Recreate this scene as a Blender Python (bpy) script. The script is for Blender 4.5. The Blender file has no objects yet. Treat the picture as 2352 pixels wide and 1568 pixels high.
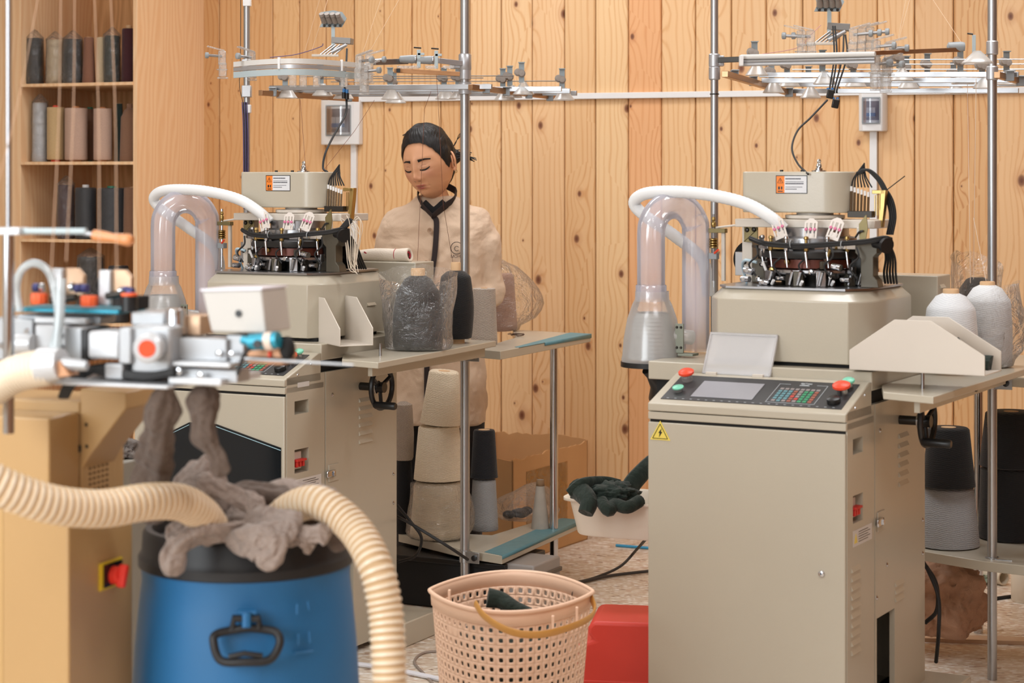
import bpy, bmesh, math, random
from mathutils import Vector, Matrix, noise
random.seed(7)
SC = bpy.context.scene
COL = SC.collection
PI = math.pi
# ---------------------------------------------------------------- camera (level 70 mm lens with a vertical shift)
F_, CX, HY, H = 4600.0, 1176.0, 400.0, 1.44
cam = bpy.data.cameras.new('camera'); camo = bpy.data.objects.new('camera', cam); COL.objects.link(camo)
camo.location = (0, 0, H); camo.rotation_euler = (PI / 2, 0, 0)
cam.sensor_width = 36; cam.lens = F_ / 2352 * 36; cam.shift_y = -(784 - HY) / 2352.0
cam.clip_start = .1; cam.dof.use_dof = True; cam.dof.focus_distance = 6.2; cam.dof.aperture_fstop = 4.6
SC.camera = camo
# ---------------------------------------------------------------- world, lamps, exposure
w = bpy.data.worlds.new('world'); SC.world = w; w.use_nodes = True
w.node_tree.nodes['Background'].inputs[0].default_value = (.93, .96, 1, 1); w.node_tree.nodes['Background'].inputs[1].default_value = .35
def area(name, loc, rot, sx, sy, power, col=(1, 1, 1)):
    l = bpy.data.lights.new(name, 'AREA'); l.shape = 'RECTANGLE'; l.size = sx; l.size_y = sy; l.energy = power; l.color = col
    o = bpy.data.objects.new(name, l); COL.objects.link(o); o.location = loc; o.rotation_euler = rot; return o
area('window_light', (-2.95, -.2, 2.05), (0, -PI / 2 + .15, 0), 1.9, 4.2, 240, (.9, .96, 1))  # soft light added at an unseen opening, brightens the left-facing sides
area('window_light', (-.7, -2.4, 2.05), (PI / 2 + .05, 0, 0), 4.6, 1.8, 22, (.93, .97, 1))  # weaker soft light added out of view behind the camera
for cx_, cy_ in ((-1.6, 2.6), (1.3, 2.6), (-1.6, 5.4), (1.3, 5.4), (-.3, 7.0)):
    area('ceiling_lamp_light', (cx_, cy_, 3.14), (0, 0, 0), 1.3, .5, 28, (.97, .98, 1))
SC.cycles.transparent_max_bounces = 24
SC.view_settings.view_transform = 'Standard'; SC.view_settings.look = 'None'
SC.view_settings.exposure = 0.0; SC.view_settings.gamma = 1.0; SC.view_settings.use_curve_mapping = False
# ---------------------------------------------------------------- frames
def at(px, py, D): return Vector(((px - CX) / F_ * D, D, H - (py - HY) / F_ * D))
class Fr:
    """an upright frame standing on the floor: x right, y away, z up"""
    def __init__(s, px, D, th):
        s.o = Vector(((px - CX) / F_ * D, D, 0)); s.t = math.radians(th); s.c = math.cos(s.t); s.s = math.sin(s.t)
    def loc(s, X, Y):
        dx, dy = X - s.o.x, Y - s.o.y; return dx * s.c - dy * s.s, dx * s.s + dy * s.c
    def w(s, x, y, z): return Vector((s.o.x + x * s.c + y * s.s, s.o.y - x * s.s + y * s.c, z))
    def hit(s, px, py, ax, v):
        ox, oy = s.loc(0, 0); a, b, c = (px - CX) / F_, 1.0, -(py - HY) / F_
        o = (ox, oy, H); d = (a * s.c - b * s.s, a * s.s + b * s.c, c); t = (v - o[ax]) / d[ax]
        return Vector([o[i] + t * d[i] for i in range(3)])
    def F(s, px, py, y=0): return s.hit(px, py, 1, y)
    def S(s, px, py, x=0): return s.hit(px, py, 0, x)
    def Z(s, px, py, z=0): return s.hit(px, py, 2, z)
FR = Fr(1945, 4.87, 29); FL = Fr(657, 5.69, 27); FW = Fr(1176, 8.2, 22); FC = Fr(315, 8.25, 22); FG = Fr(158, 3.4, 20)
# ---------------------------------------------------------------- materials
def lin(c):
    r = [(v / 255.0) for v in c]
    return tuple([(v / 12.92 if v <= .04045 else ((v + .055) / 1.055) ** 2.4) for v in r] + [1])
class NT:
    def __init__(s, name):
        s.m = bpy.data.materials.new(name); s.m.use_nodes = True; s.t = s.m.node_tree; s.t.nodes.clear()
        s.out = s.n('ShaderNodeOutputMaterial')
    def n(s, t, **k):
        nd = s.t.nodes.new(t)
        for a, b in k.items():
            if a in ('operation', 'blend_type', 'data_type', 'feature', 'wave_type', 'bands_direction', 'noise_dimensions', 'voronoi_dimensions', 'attribute_name', 'clamp', 'distance'): setattr(nd, a, b)
        return nd
    def set(s, i, v):
        if hasattr(v, 'is_output') or isinstance(v, bpy.types.NodeSocket): s.t.links.new(v, i)
        else: i.default_value = v
    def math(s, op, a, b=0.0, c=0.0):
        nd = s.n('ShaderNodeMath', operation=op); s.set(nd.inputs[0], a); s.set(nd.inputs[1], b); s.set(nd.inputs[2], c); return nd.outputs[0]
    def mix(s, f, a, b, bt='MIX'):
        nd = s.n('ShaderNodeMix', data_type='RGBA', blend_type=bt); s.set(nd.inputs[0], f); s.set(nd.inputs[6], a); s.set(nd.inputs[7], b); return nd.outputs[2]
    def ramp(s, f, st):
        nd = s.n('ShaderNodeValToRGB'); s.set(nd.inputs[0], f); e = nd.color_ramp.elements
        while len(e) < len(st): e.new(.5)
        for i, (p, c) in enumerate(st): e[i].position = p; e[i].color = c if len(c) == 4 else (*c, 1)
        return nd.outputs[0]
    def noise(s, v, sc, det=3, rough=.5, dist=0):
        nd = s.n('ShaderNodeTexNoise'); s.set(nd.inputs['Vector'], v); nd.inputs['Scale'].default_value = sc
        nd.inputs['Detail'].default_value = det; nd.inputs['Roughness'].default_value = rough; nd.inputs['Distortion'].default_value = dist; return nd.outputs[0]
    def obj(s): return s.n('ShaderNodeTexCoord').outputs['Object']
    def mapv(s, v, sc=(1, 1, 1), loc=(0, 0, 0)):
        nd = s.n('ShaderNodeMapping'); s.set(nd.inputs[0], v); nd.inputs['Scale'].default_value = sc; s.set(nd.inputs['Location'], loc); return nd.outputs[0]
    def bump(s, h, st=.3, d=.01):
        nd = s.n('ShaderNodeBump'); nd.inputs['Strength'].default_value = st; nd.inputs['Distance'].default_value = d; s.set(nd.inputs['Height'], h); return nd.outputs[0]
    def bsdf(s, col, rough=.5, metal=0, normal=None, **k):
        nd = s.n('ShaderNodeBsdfPrincipled'); s.set(nd.inputs['Base Color'], col); s.set(nd.inputs['Roughness'], rough); s.set(nd.inputs['Metallic'], metal)
        if normal is not None: s.set(nd.inputs['Normal'], normal)
        for a, b in k.items(): s.set(nd.inputs[a.replace('_', ' ')], b)
        return nd.outputs[0]
    def end(s, sh): s.t.links.new(sh, s.out.inputs[0]); return s.m
_M = {}
def P(name, rgb, rough=.5, metal=0, nz=0, nzs=8, bump=0, bs=60, **k):
    """plain procedural paint, plastic, metal or cloth: colour with slight uneven wear and optional fine relief"""
    if name in _M: return _M[name]
    t = NT(name); c = lin(rgb); v = t.obj(); n = t.noise(v, nzs, 3)
    f = nz if nz else .06
    col = t.mix(n, tuple([x * (1 - f) for x in c[:3]] + [1]), tuple([min(1, x * (1 + f)) for x in c[:3]] + [1]))
    nrm = t.bump(t.noise(v, bs, 2), bump, .004) if bump else None
    _M[name] = t.end(t.bsdf(col, rough, metal, nrm, **k)); return _M[name]
def film(name, rgb, opac, rough=.15, bump=.5, bs=25, spec=.35, rim=0.0):
    """thin clear plastic: mostly see-through, milky where opac says so, with gloss and creases"""
    if name in _M: return _M[name]
    t = NT(name); v = t.obj(); n1 = t.noise(v, bs, 4, .65, 1.0) if bump > .12 else t.noise(v, 4, 1)
    nrm = t.bump(n1, bump, .02)
    tr = t.n('ShaderNodeBsdfTransparent'); d = t.n('ShaderNodeBsdfDiffuse'); d.inputs[0].default_value = lin(rgb); tl = t.n('ShaderNodeBsdfTranslucent'); tl.inputs[0].default_value = lin(rgb)
    g = t.n('ShaderNodeBsdfAnisotropic'); g.inputs['Roughness'].default_value = rough
    t.set(g.inputs['Normal'], nrm); t.set(d.inputs['Normal'], nrm)
    m1 = t.n('ShaderNodeMixShader'); m1.inputs[0].default_value = .3; t.set(m1.inputs[1], d.outputs[0]); t.set(m1.inputs[2], tl.outputs[0])
    lw = t.n('ShaderNodeLayerWeight'); lw.inputs[0].default_value = .35; t.set(lw.inputs['Normal'], nrm)
    op = t.math('ADD', t.math('MULTIPLY', t.math('POWER', lw.outputs['Facing'], 1.6), rim), t.math('MULTIPLY', t.ramp(n1, [(.35, (0, 0, 0)), (.75, (1, 1, 1))]), opac * .8)); op = t.math('ADD', op, opac * .6)
    op = t.math('MINIMUM', op, 1.0)
    m2 = t.n('ShaderNodeMixShader'); t.set(m2.inputs[0], op); t.set(m2.inputs[1], tr.outputs[0]); t.set(m2.inputs[2], m1.outputs[0])
    fr = t.n('ShaderNodeFresnel'); fr.inputs[0].default_value = 1.35; t.set(fr.inputs['Normal'], nrm)
    m3 = t.n('ShaderNodeMixShader'); t.set(m3.inputs[0], t.math('ADD', t.math('MULTIPLY', fr.outputs[0], spec * 1.4), spec * .12)); t.set(m3.inputs[1], m2.outputs[0]); t.set(m3.inputs[2], g.outputs[0])
    _M[name] = t.end(m3.outputs[0]); return _M[name]
def pine():
    t = NT('pine_board'); oi = t.n('ShaderNodeObjectInfo'); v0 = t.obj()
    off = t.math('MULTIPLY', oi.outputs['Random'], 37.0)
    cv = t.n('ShaderNodeCombineXYZ'); t.set(cv.inputs[0], off); t.set(cv.inputs[1], off); t.set(cv.inputs[2], t.math('MULTIPLY', off, 3.1))
    v = t.mapv(v0, (1, 0, 1), cv.outputs[0]); sp = t.n('ShaderNodeSeparateXYZ'); t.set(sp.inputs[0], v)
    kc = t.n('ShaderNodeCombineXYZ'); t.set(kc.inputs[0], t.math('MULTIPLY', sp.outputs[0], 7.0)); t.set(kc.inputs[1], t.math('MULTIPLY', sp.outputs[2], 4.6)); kv = kc.outputs[0]
    vo = t.n('ShaderNodeTexVoronoi', voronoi_dimensions='2D'); t.set(vo.inputs['Vector'], kv); vo.inputs['Scale'].default_value = 1; vo.inputs['Randomness'].default_value = 1
    sc = t.n('ShaderNodeSeparateColor'); t.set(sc.inputs[0], vo.outputs['Color']); has = t.math('GREATER_THAN', sc.outputs[0], .52); size = t.math('MULTIPLY_ADD', t.math('POWER', sc.outputs[1], 2.0), .10, .022)
    d = vo.outputs['Distance']; g = t.math('MULTIPLY', t.math('POWER', 2.718, t.math('MULTIPLY', d, -4.0)), has)
    x = t.math('ADD', sp.outputs[0], t.math('MULTIPLY', g, .065))
    wob = t.noise(t.mapv(v, (5, 1, .9)), 1.0, 3, .55); x = t.math('ADD', x, t.math('MULTIPLY', wob, .09))
    gx = t.n('ShaderNodeCombineXYZ'); t.set(gx.inputs[0], x); t.set(gx.inputs[2], t.math('MULTIPLY', sp.outputs[2], .05))
    wv = t.n('ShaderNodeTexWave', bands_direction='X'); t.set(wv.inputs['Vector'], gx.outputs[0]); wv.inputs['Scale'].default_value = 13; wv.inputs['Distortion'].default_value = 2.2; wv.inputs['Detail'].default_value = 2
    fine = t.noise(t.mapv(v, (160, 1, 2.2)), 1.0, 2)
    grain = t.math('ADD', t.math('MULTIPLY', t.math('MULTIPLY', t.math('POWER', wv.outputs['Fac'], 3.0), t.noise(t.mapv(v, (14, 1, .6)), 1.0, 2)), 1.0), t.math('MULTIPLY', fine, .42))
    base = t.ramp(grain, [(.0, lin((240, 208, 165))[:3]), (.45, lin((234, 198, 153))[:3]), (.8, lin((219, 173, 124))[:3]), (1.0, lin((196, 142, 94))[:3])])
    base = t.mix(t.math('MULTIPLY', t.noise(t.mapv(v, (2.5, 1, .8)), 1.0, 2), .5), base, lin((214, 160, 104)))
    tint = t.mix(1.0, base, oi.outputs['Color'], 'MULTIPLY')
    k = t.math('MULTIPLY', t.math('SUBTRACT', 1.0, t.n('ShaderNodeMath').outputs[0] if False else t.math('DIVIDE', d, size)), has)
    kf = t.ramp(k, [(0.0, (0, 0, 0)), (.35, (.75, .75, .75)), (.8, (1, 1, 1))])
    ring = t.math('MULTIPLY', t.math('SUBTRACT', 1.0, t.math('DIVIDE', d, t.math('MULTIPLY', size, 2.4))), has)
    tint = t.mix(t.ramp(ring, [(0, (0, 0, 0)), (1, (.5, .5, .5))]), tint, lin((176, 104, 56)))
    col = t.mix(kf, tint, lin((112, 62, 36)))
    return t.end(t.bsdf(col, .5, 0, t.bump(grain, .25, .002)))
def veneer(name, a, b, sc=10):
    t = NT(name); v = t.obj(); sp = t.mapv(v, (1, 1, .22)); wob = t.noise(t.mapv(v, (2.2, 2.2, .5)), 1.3, 3)
    s = t.n('ShaderNodeSeparateXYZ'); t.set(s.inputs[0], v)
    x = t.math('ADD', t.math('ADD', s.outputs[0], s.outputs[1]), t.math('MULTIPLY', wob, .42))
    c = t.n('ShaderNodeCombineXYZ'); t.set(c.inputs[0], x)
    wv = t.n('ShaderNodeTexWave', bands_direction='X'); t.set(wv.inputs['Vector'], c.outputs[0]); wv.inputs['Scale'].default_value = sc; wv.inputs['Distortion'].default_value = .6
    fine = t.noise(t.mapv(v, (190, 190, 5)), 1.0, 2)
    g = t.math('ADD', t.math('MULTIPLY', wv.outputs['Fac'], .45), t.math('MULTIPLY', fine, .6))
    return t.end(t.bsdf(t.ramp(g, [(.15, lin(b)[:3]), (.8, lin(a)[:3])]), .55, 0, t.bump(fine, .1, .001)))
def yarn(name, rgb, rgb2=None, per=46, pitch=130, rough=.85, bumpy=.6):
    """cross-wound thread around the cone's own axis"""
    if name in _M: return _M[name]
    t = NT(name); v = t.obj(); s = t.n('ShaderNodeSeparateXYZ'); t.set(s.inputs[0], v)
    a = t.math('ARCTAN2', s.outputs[1], s.outputs[0]); nz = t.noise(v, 18, 2)
    z = t.math('ADD', t.math('MULTIPLY', s.outputs[2], pitch * 9.0), t.math('MULTIPLY', nz, 5.0))
    a6 = t.math('MULTIPLY', a, 17.0)
    w1 = t.math('SINE', t.math('ADD', z, a6)); w2 = t.math('SINE', t.math('SUBTRACT', z, a6))
    mk = t.ramp(t.noise(v, 38, 1), [(.42, (0, 0, 0)), (.58, (1, 1, 1))]); p1 = t.math('POWER', t.math('MULTIPLY_ADD', w1, .5, .5), 4.0); p2 = t.math('POWER', t.math('MULTIPLY_ADD', w2, .5, .5), 4.0)
    h = t.math('ADD', t.math('MULTIPLY', p1, mk), t.math('MULTIPLY', p2, t.math('SUBTRACT', 1.0, mk)))
    fz = t.noise(v, 260, 2)
    c1 = lin(rgb); c2 = lin(rgb2) if rgb2 else tuple([x * .55 for x in c1[:3]] + [1])
    col = t.mix(t.math('ADD', t.math('MULTIPLY_ADD', fz, .5, .22), t.math('MULTIPLY', h, .5)), c2, c1)
    _M[name] = t.end(t.bsdf(col, rough, 0, t.bump(t.math('ADD', h, fz), bumpy, .0015), Sheen_Weight=.15)); return _M[name]
def cloth(name, a, b, sc=30, fold=.5, fs=9):
    if name in _M: return _M[name]
    t = NT(name); v = t.obj(); n = t.noise(v, sc, 4, .6); f = t.noise(v, fs, 3, .55, .6); wv = t.noise(v, 420, 2)
    _M[name] = t.end(t.bsdf(t.mix(n, lin(a), lin(b)), .9, 0, t.bump(t.math('ADD', t.math('MULTIPLY', f, 3.0), t.math('MULTIPLY', wv, .12)), fold, .012), Sheen_Weight=.12)); return _M[name]
def terrazzo():
    t = NT('terrazzo'); v = t.obj(); v1 = t.n('ShaderNodeTexVoronoi'); t.set(v1.inputs['Vector'], t.mapv(v, (55, 90, 55))); v1.inputs['Scale'].default_value = 1
    s = t.n('ShaderNodeSeparateColor'); t.set(s.inputs[0], v1.outputs['Color'])
    c = t.ramp(s.outputs[0], [(.0, lin((130, 96, 80))[:3]), (.06, lin((206, 176, 156))[:3]), (.3, lin((214, 198, 178))[:3]), (.7, lin((232, 222, 208))[:3]), (1, lin((252, 250, 246))[:3])])
    c = t.mix(t.math('MULTIPLY', t.ramp(v1.outputs['Distance'], [(.35, (0, 0, 0)), (.75, (1, 1, 1))]), .6), c, lin((206, 190, 170)))
    dirt = t.noise(v, 2.2, 5, .65); c = t.mix(t.ramp(dirt, [(.45, (0, 0, 0)), (.75, (.45, .45, .45))]), c, lin((176, 152, 126)))
    return t.end(t.bsdf(c, .42, 0, t.bump(t.noise(v, 90, 3), .1, .002)))
def skinmat():
    t = NT('skin'); a = t.n('ShaderNodeVertexColor'); a.layer_name = 'tone'
    n = t.noise(t.obj(), 300, 2)
    return t.end(t.bsdf(a.outputs[0], .48, 0, t.bump(n, .12, .0006), Subsurface_Weight=.08, Subsurface_Radius=(.01, .004, .002)))
def hairmat():
    t = NT('black_hair'); v = t.obj(); n = t.noise(t.mapv(v, (240, 45, 60)), 1.0, 3)
    return t.end(t.bsdf(t.mix(n, lin((9, 8, 9)), lin((28, 24, 23))), .55, 0, t.bump(n, .7, .003)))
cream = P('cream_enamel', (188, 180, 163), .24, 0, .03, 3, .04, 200)
creaml = P('pale_cream_enamel', (212, 203, 191), .35, 0, .03)
black = P('black_plastic', (22, 22, 23), .35); blackm = P('matt_black', (18, 18, 19), .8)
steel = P('brushed_steel', (168, 168, 170), .28, 1, .08, 30); chrome = P('chrome', (200, 202, 206), .12, 1); dsteel = P('dark_steel', (62, 58, 54), .35, .8, .15, 20)
brass = P('brass', (176, 150, 96), .3, 1, .15, 25); alu = P('cast_aluminium', (186, 187, 190), .38, .7, .06, 40); copper = P('red_brown_ring', (96, 48, 36), .3, .4)
galv = P('galvanised_tube', (178, 180, 182), .32, .9, .12, 14)
grey = P('grey_plastic', (150, 155, 158), .45); white = P('white_plastic', (232, 232, 232), .4); rubber = P('black_rubber', (26, 26, 27), .6)
red = P('red_plastic', (236, 74, 42), .4); green = P('mint_plastic', (122, 205, 176), .35); yellow = P('yellow_plastic', (238, 214, 96), .45)
clear = film('clear_plastic', (236, 234, 230), .3, .12, .5, 60, .5, .3)
card = P('cardboard_core', (222, 184, 142), .8, 0, .1)
# ---------------------------------------------------------------- mesh builder
def sm(pts, n=6):
    """Catmull-Rom smoothing of a list of points"""
    p = [Vector(q) for q in pts]; out = []
    for i in range(len(p) - 1):
        a = p[i - 1] if i else p[0] * 2 - p[1]; b, c = p[i], p[i + 1]; d = p[i + 2] if i + 2 < len(p) else c * 2 - b
        for k in range(n):
            t = k / n; out.append(.5 * ((2 * b) + (c - a) * t + (2 * a - 5 * b + 4 * c - d) * t * t + (3 * b - a - 3 * c + d) * t ** 3))
    return out + [p[-1]]
class MB:
    def __init__(s): s.v = []; s.f = []
    def add(s, v, f): o = len(s.v); s.v += [tuple(x) for x in v]; s.f += [tuple(i + o for i in q) for q in f]; return s
    def box(s, x0, x1, y0, y1, z0, z1, M=None):
        v = [Vector((x, y, z)) for z in (z0, z1) for y in (y0, y1) for x in (x0, x1)]
        if M: v = [M @ q for q in v]
        return s.add(v, [(0, 2, 3, 1), (4, 5, 7, 6), (0, 1, 5, 4), (2, 6, 7, 3), (0, 4, 6, 2), (1, 3, 7, 5)])
    def cbox(s, c, d, M=None):
        """box of size d about c, turned by M about its centre"""
        T = Matrix.Translation(Vector(c)) @ (M if M else Matrix())
        return s.box(-d[0] / 2, d[0] / 2, -d[1] / 2, d[1] / 2, -d[2] / 2, d[2] / 2, T)
    def prism(s, poly, axis, a, b):
        """poly extruded along axis from a to b; poly coords are the two other axes in order"""
        def mk(p, t): q = list(p); q.insert(axis, t); return Vector(q)
        n = len(poly); v = [mk(p, a) for p in poly] + [mk(p, b) for p in poly]
        return s.add(v, [tuple(range(n))[::-1], tuple(range(n, 2 * n))] + [(i, (i + 1) % n, n + (i + 1) % n, n + i) for i in range(n)])
    def lathe(s, prof, c=(0, 0, 0), n=32, M=None, cap=True, ry=1.0, wob=None):
        v = []; f = []; T = Matrix.Translation(Vector(c)) @ (M if M else Matrix())
        for j, (r, z) in enumerate(prof):
            for i in range(n):
                a = 2 * PI * i / n; rr = r
                q = Vector((rr * math.cos(a), rr * ry * math.sin(a), z))
                if wob: q = wob(q, j, i)
                v.append(T @ q)
        for j in range(len(prof) - 1):
            for i in range(n): f.append((j * n + i, j * n + (i + 1) % n, (j + 1) * n + (i + 1) % n, (j + 1) * n + i))
        if cap:
            if prof[0][0] > 1e-5: f.append(tuple(range(n))[::-1])
            if prof[-1][0] > 1e-5: f.append(tuple(range((len(prof) - 1) * n, len(prof) * n)))
        return s.add(v, f)
    def cyl(s, a, b, r, r2=None, n=16, cap=True):
        a = Vector(a); b = Vector(b); d = b - a; M = d.to_track_quat('Z', 'Y').to_matrix().to_4x4()
        return s.lathe([(r, 0), (r if r2 is None else r2, d.length)], a, n, M, cap)
    def tube(s, pts, r, n=8, cap=True, flat=1.0, up=None):
        p = [Vector(q) for q in pts]; m = len(p); v = []; f = []; t0 = (p[1] - p[0]).normalized()
        u = t0.orthogonal().normalized() if up is None else Vector(up)
        u = (u - t0 * u.dot(t0)).normalized(); pt = t0
        for i in range(m):
            t = (p[min(i + 1, m - 1)] - p[max(i - 1, 0)])
            t = t.normalized() if t.length > 1e-9 else pt
            u = pt.rotation_difference(t) @ u; u = (u - t * u.dot(t)).normalized(); pt = t; b = t.cross(u)
            rr = r(i / (m - 1)) if callable(r) else (r[i] if isinstance(r, (list, tuple)) else r)
            for k in range(n): a = 2 * PI * k / n; v.append(p[i] + u * (rr * math.cos(a)) + b * (rr * flat * math.sin(a)))
        for i in range(m - 1):
            for k in range(n): f.append((i * n + k, i * n + (k + 1) % n, (i + 1) * n + (k + 1) % n, (i + 1) * n + k))
        if cap: f += [tuple(range(n))[::-1], tuple(range((m - 1) * n, m * n))]
        return s.add(v, f)
    def ball(s, c, r, n=12, sc=(1, 1, 1), M=None):
        pr = [(max(1e-6, math.sin(PI * j / n) * r), -math.cos(PI * j / n) * r * sc[2]) for j in range(n + 1)]
        T = M if M else Matrix(); T = T @ Matrix.Diagonal((sc[0], sc[1], 1, 1))
        return s.lathe(pr, c, n * 2, T, False)
    def torus(s, c, R, r, M=None, n=32, k=8, a0=0, a1=2 * PI):
        T = Matrix.Translation(Vector(c)) @ (M if M else Matrix())
        full = abs(a1 - a0 - 2 * PI) < 1e-6; pts = [T @ Vector((R * math.cos(a0 + (a1 - a0) * i / n), R * math.sin(a0 + (a1 - a0) * i / n), 0)) for i in range(n + 1)]
        return s.tube(pts, r, k, not full)
    def make(s, name, mat, parent=None, bev=0, seg=2, smooth=38, label=None, loc=None, sub=0, solid=0, color=None):
        me = bpy.data.meshes.new(name); me.from_pydata(s.v, [], s.f); me.validate(); me.update()
        me.polygons.foreach_set('use_smooth', [smooth > 0] * len(me.polygons))
        if smooth > 0:
            try: me.set_sharp_from_angle(angle=math.radians(smooth))
            except Exception: pass
        if loc is not None: me.transform(Matrix.Translation(-Vector(loc)))
        o = bpy.data.objects.new(name, me); COL.objects.link(o); me.materials.append(mat)
        if loc is not None: o.location = loc
        if parent: o.parent = parent
        if bev: m = o.modifiers.new('b', 'BEVEL'); m.width = bev; m.segments = seg; m.limit_method = 'ANGLE'; m.angle_limit = math.radians(40); m.harden_normals = False
        if solid: m = o.modifiers.new('s', 'SOLIDIFY'); m.thickness = solid; m.offset = 0
        if sub: m = o.modifiers.new('u', 'SUBSURF'); m.levels = sub; m.render_levels = sub
        if label: o['label'] = label
        return o
def bx(name, mat, x0, x1, y0, y1, z0, z1, parent=None, bev=.002, M=None, label=None): return MB().box(x0, x1, y0, y1, z0, z1, M).make(name, mat, parent, bev, label=label)
def thing(name, label, cat, loc=(0, 0, 0), rz=0, group=None):
    o = bpy.data.objects.new(name, None); COL.objects.link(o); o.location = loc; o.rotation_euler = (0, 0, rz); o.empty_display_size = .05
    return tag(o, label, cat, group)
def tag(o, label, cat, group=None):
    o['label'] = label; o['category'] = cat
    if group: o['group'] = group
    return o
def struct(o): o['kind'] = 'structure'; return o
def kids(o): return [c for c in bpy.data.objects if c.parent == o]
def dup(o, loc, rz=0, label=None, group=None, parent=None):
    c = o.copy(); COL.objects.link(c); c.parent = parent; c.location = loc if loc is not None else o.location; c.rotation_euler = (0, 0, rz) if loc is not None else o.rotation_euler
    if label: c['label'] = label
    if group: c['group'] = group
    for k in kids(o): dupk(k, c)
    return c
def dupk(k, parent):
    c = k.copy(); COL.objects.link(c); c.parent = parent
    for g in kids(k): dupk(g, c)
RX = lambda d: Matrix.Rotation(math.radians(d), 4, 'X'); RY = lambda d: Matrix.Rotation(math.radians(d), 4, 'Y'); RZ = lambda d: Matrix.Rotation(math.radians(d), 4, 'Z')
def text(name, body, size, mat, parent, loc, rot, ext=.0003, sx=1):
    c = bpy.data.curves.new(name, 'FONT'); c.body = body; c.size = size; c.extrude = ext; c.align_x = 'CENTER'; c.align_y = 'CENTER'
    o = bpy.data.objects.new(name, c); COL.objects.link(o); me = bpy.data.meshes.new_from_object(o); bpy.data.objects.remove(o)
    o = bpy.data.objects.new(name, me); COL.objects.link(o); me.materials.clear(); me.materials.append(mat); o.parent = parent; o.location = loc; o.rotation_euler = rot; o.scale = (sx, 1, 1); return o
# ================================================================ the room
fl = MB().box(-3.2, 6.0, -2.6, 10.6, -.1, 0).make('floor', terrazzo(), None, smooth=0); struct(fl)
ce = MB().box(-3.2, 6.0, -2.6, 10.6, 3.2, 3.3).make('ceiling', P('white_ceiling', (226, 222, 214), .9), None, smooth=0); struct(ce)
for i, (cx_, cy_) in enumerate(((-1.6, 2.6), (1.3, 2.6), (-1.6, 5.4), (1.3, 5.4), (-.3, 7.0))):
    l = MB().box(cx_ - .68, cx_ + .68, cy_ - .28, cy_ + .28, 3.155, 3.2).make('trim_%d' % (i + 3), white, None, .004); struct(l)
plaster = P('pale_plaster', (214, 210, 204), .9)
def side_wall(name, a, b, holes, mat):
    a = Vector(a); b = Vector(b); d = b - a; L = d.length; ang = math.atan2(d.y, d.x); M = Matrix.Translation(a) @ Matrix.Rotation(ang, 4, 'Z'); m = MB(); x = 0
    for (h0, h1, z0, z1) in holes:
        m.box(x, h0, 0, .12, 0, 3.2, M); m.box(h0, h1, 0, .12, 0, z0, M); m.box(h0, h1, 0, .12, z1, 3.2, M); x = h1
    m.box(x, L, 0, .12, 0, 3.2, M); return struct(m.make(name, mat, None, smooth=0))
side_wall('wall_left', (-3.1, -2.5, 0), (-3.1, 9.3, 0), [(.2, 4.4, 1.1, 3.0)], plaster)
side_wall('wall_front', (6.0, -2.5, 0), (-3.1, -2.5, 0), [(4.0, 8.9, 1.1, 3.0)], P('pine_front_wall', (132, 92, 60), .7, 0, .15))
for n_, (a, b) in enumerate((((-3.1, -2.3), (-3.1, 1.9)), ((1.95, -2.5), (-2.9, -2.5)))):
    fw = MB(); A = Vector((*a, 0)); B = Vector((*b, 0))
    for t in (0, .25, .5, .75, 1): p = A.lerp(B, t); fw.cbox((p.x, p.y, 2.05), (.05, .05, 1.9))
    for z in (1.12, 2.05, 2.98): fw.tube([A + Vector((0, 0, z)), B + Vector((0, 0, z))], .028, 4)
    struct(fw.make('window_%d' % (n_ + 1), white, None, smooth=0))  # unseen window frames, added around the two soft lights
# back wall: upright pine boards, each a piece of the wall
wall = MB().box(-3.6, 6.2, .022, .14, 0, 3.2).make('wall_back', P('wall_batten', (96, 62, 38), .9), None, smooth=0); struct(wall)
wall.location = FW.o; wall.rotation_euler = (0, 0, -FW.t)
pm = pine()
edges = [315, 380, 442, 503, 565, 626, 687, 748, 813, 881, 945, 1012, 1079, 1150, 1222, 1296, 1367, 1443, 1519, 1597, 1680, 1760, 1843, 1928, 2015, 2100, 2190, 2275, 2362, 2452, 2545]
xs = [FW.F(e, 300).x for e in edges]; d0 = xs[1] - xs[0]
xs = [xs[0] - d0 * k for k in range(14, 0, -1)] + xs + [xs[-1] + .142 * k for k in range(1, 22)]
tones_and_shade = {1443: (1.0, .80, .68), 1519: (1.02, .97, .9), 1597: (1, .95, .88), 1367: (1.04, 1.04, 1), 1296: (.96, .9, .82), 1222: (1.02, .98, .95), 1150: (1.05, 1.04, 1.02), 1079: (1.05, 1.03, 1), 687: (.94, .86, .76), 565: (.92, .82, .7), 626: (1, .94, .84), 503: (.88, .78, .66), 442: (.78, .66, .52), 748: (.93, .85, .74), 813: (1, .95, .86), 881: (1.02, .96, .86), 945: (.98, .9, .8), 1012: (.94, .85, .74), 1928: (.98, .9, .78), 2100: (.98, .9, .82), 2190: (.94, .84, .7), 2015: (1.04, .98, .9), 1843: (1.02, .96, .88), 2275: (1.05, 1, .94)}  # own board tones; those beside the cupboard darkened for its shadow
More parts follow.
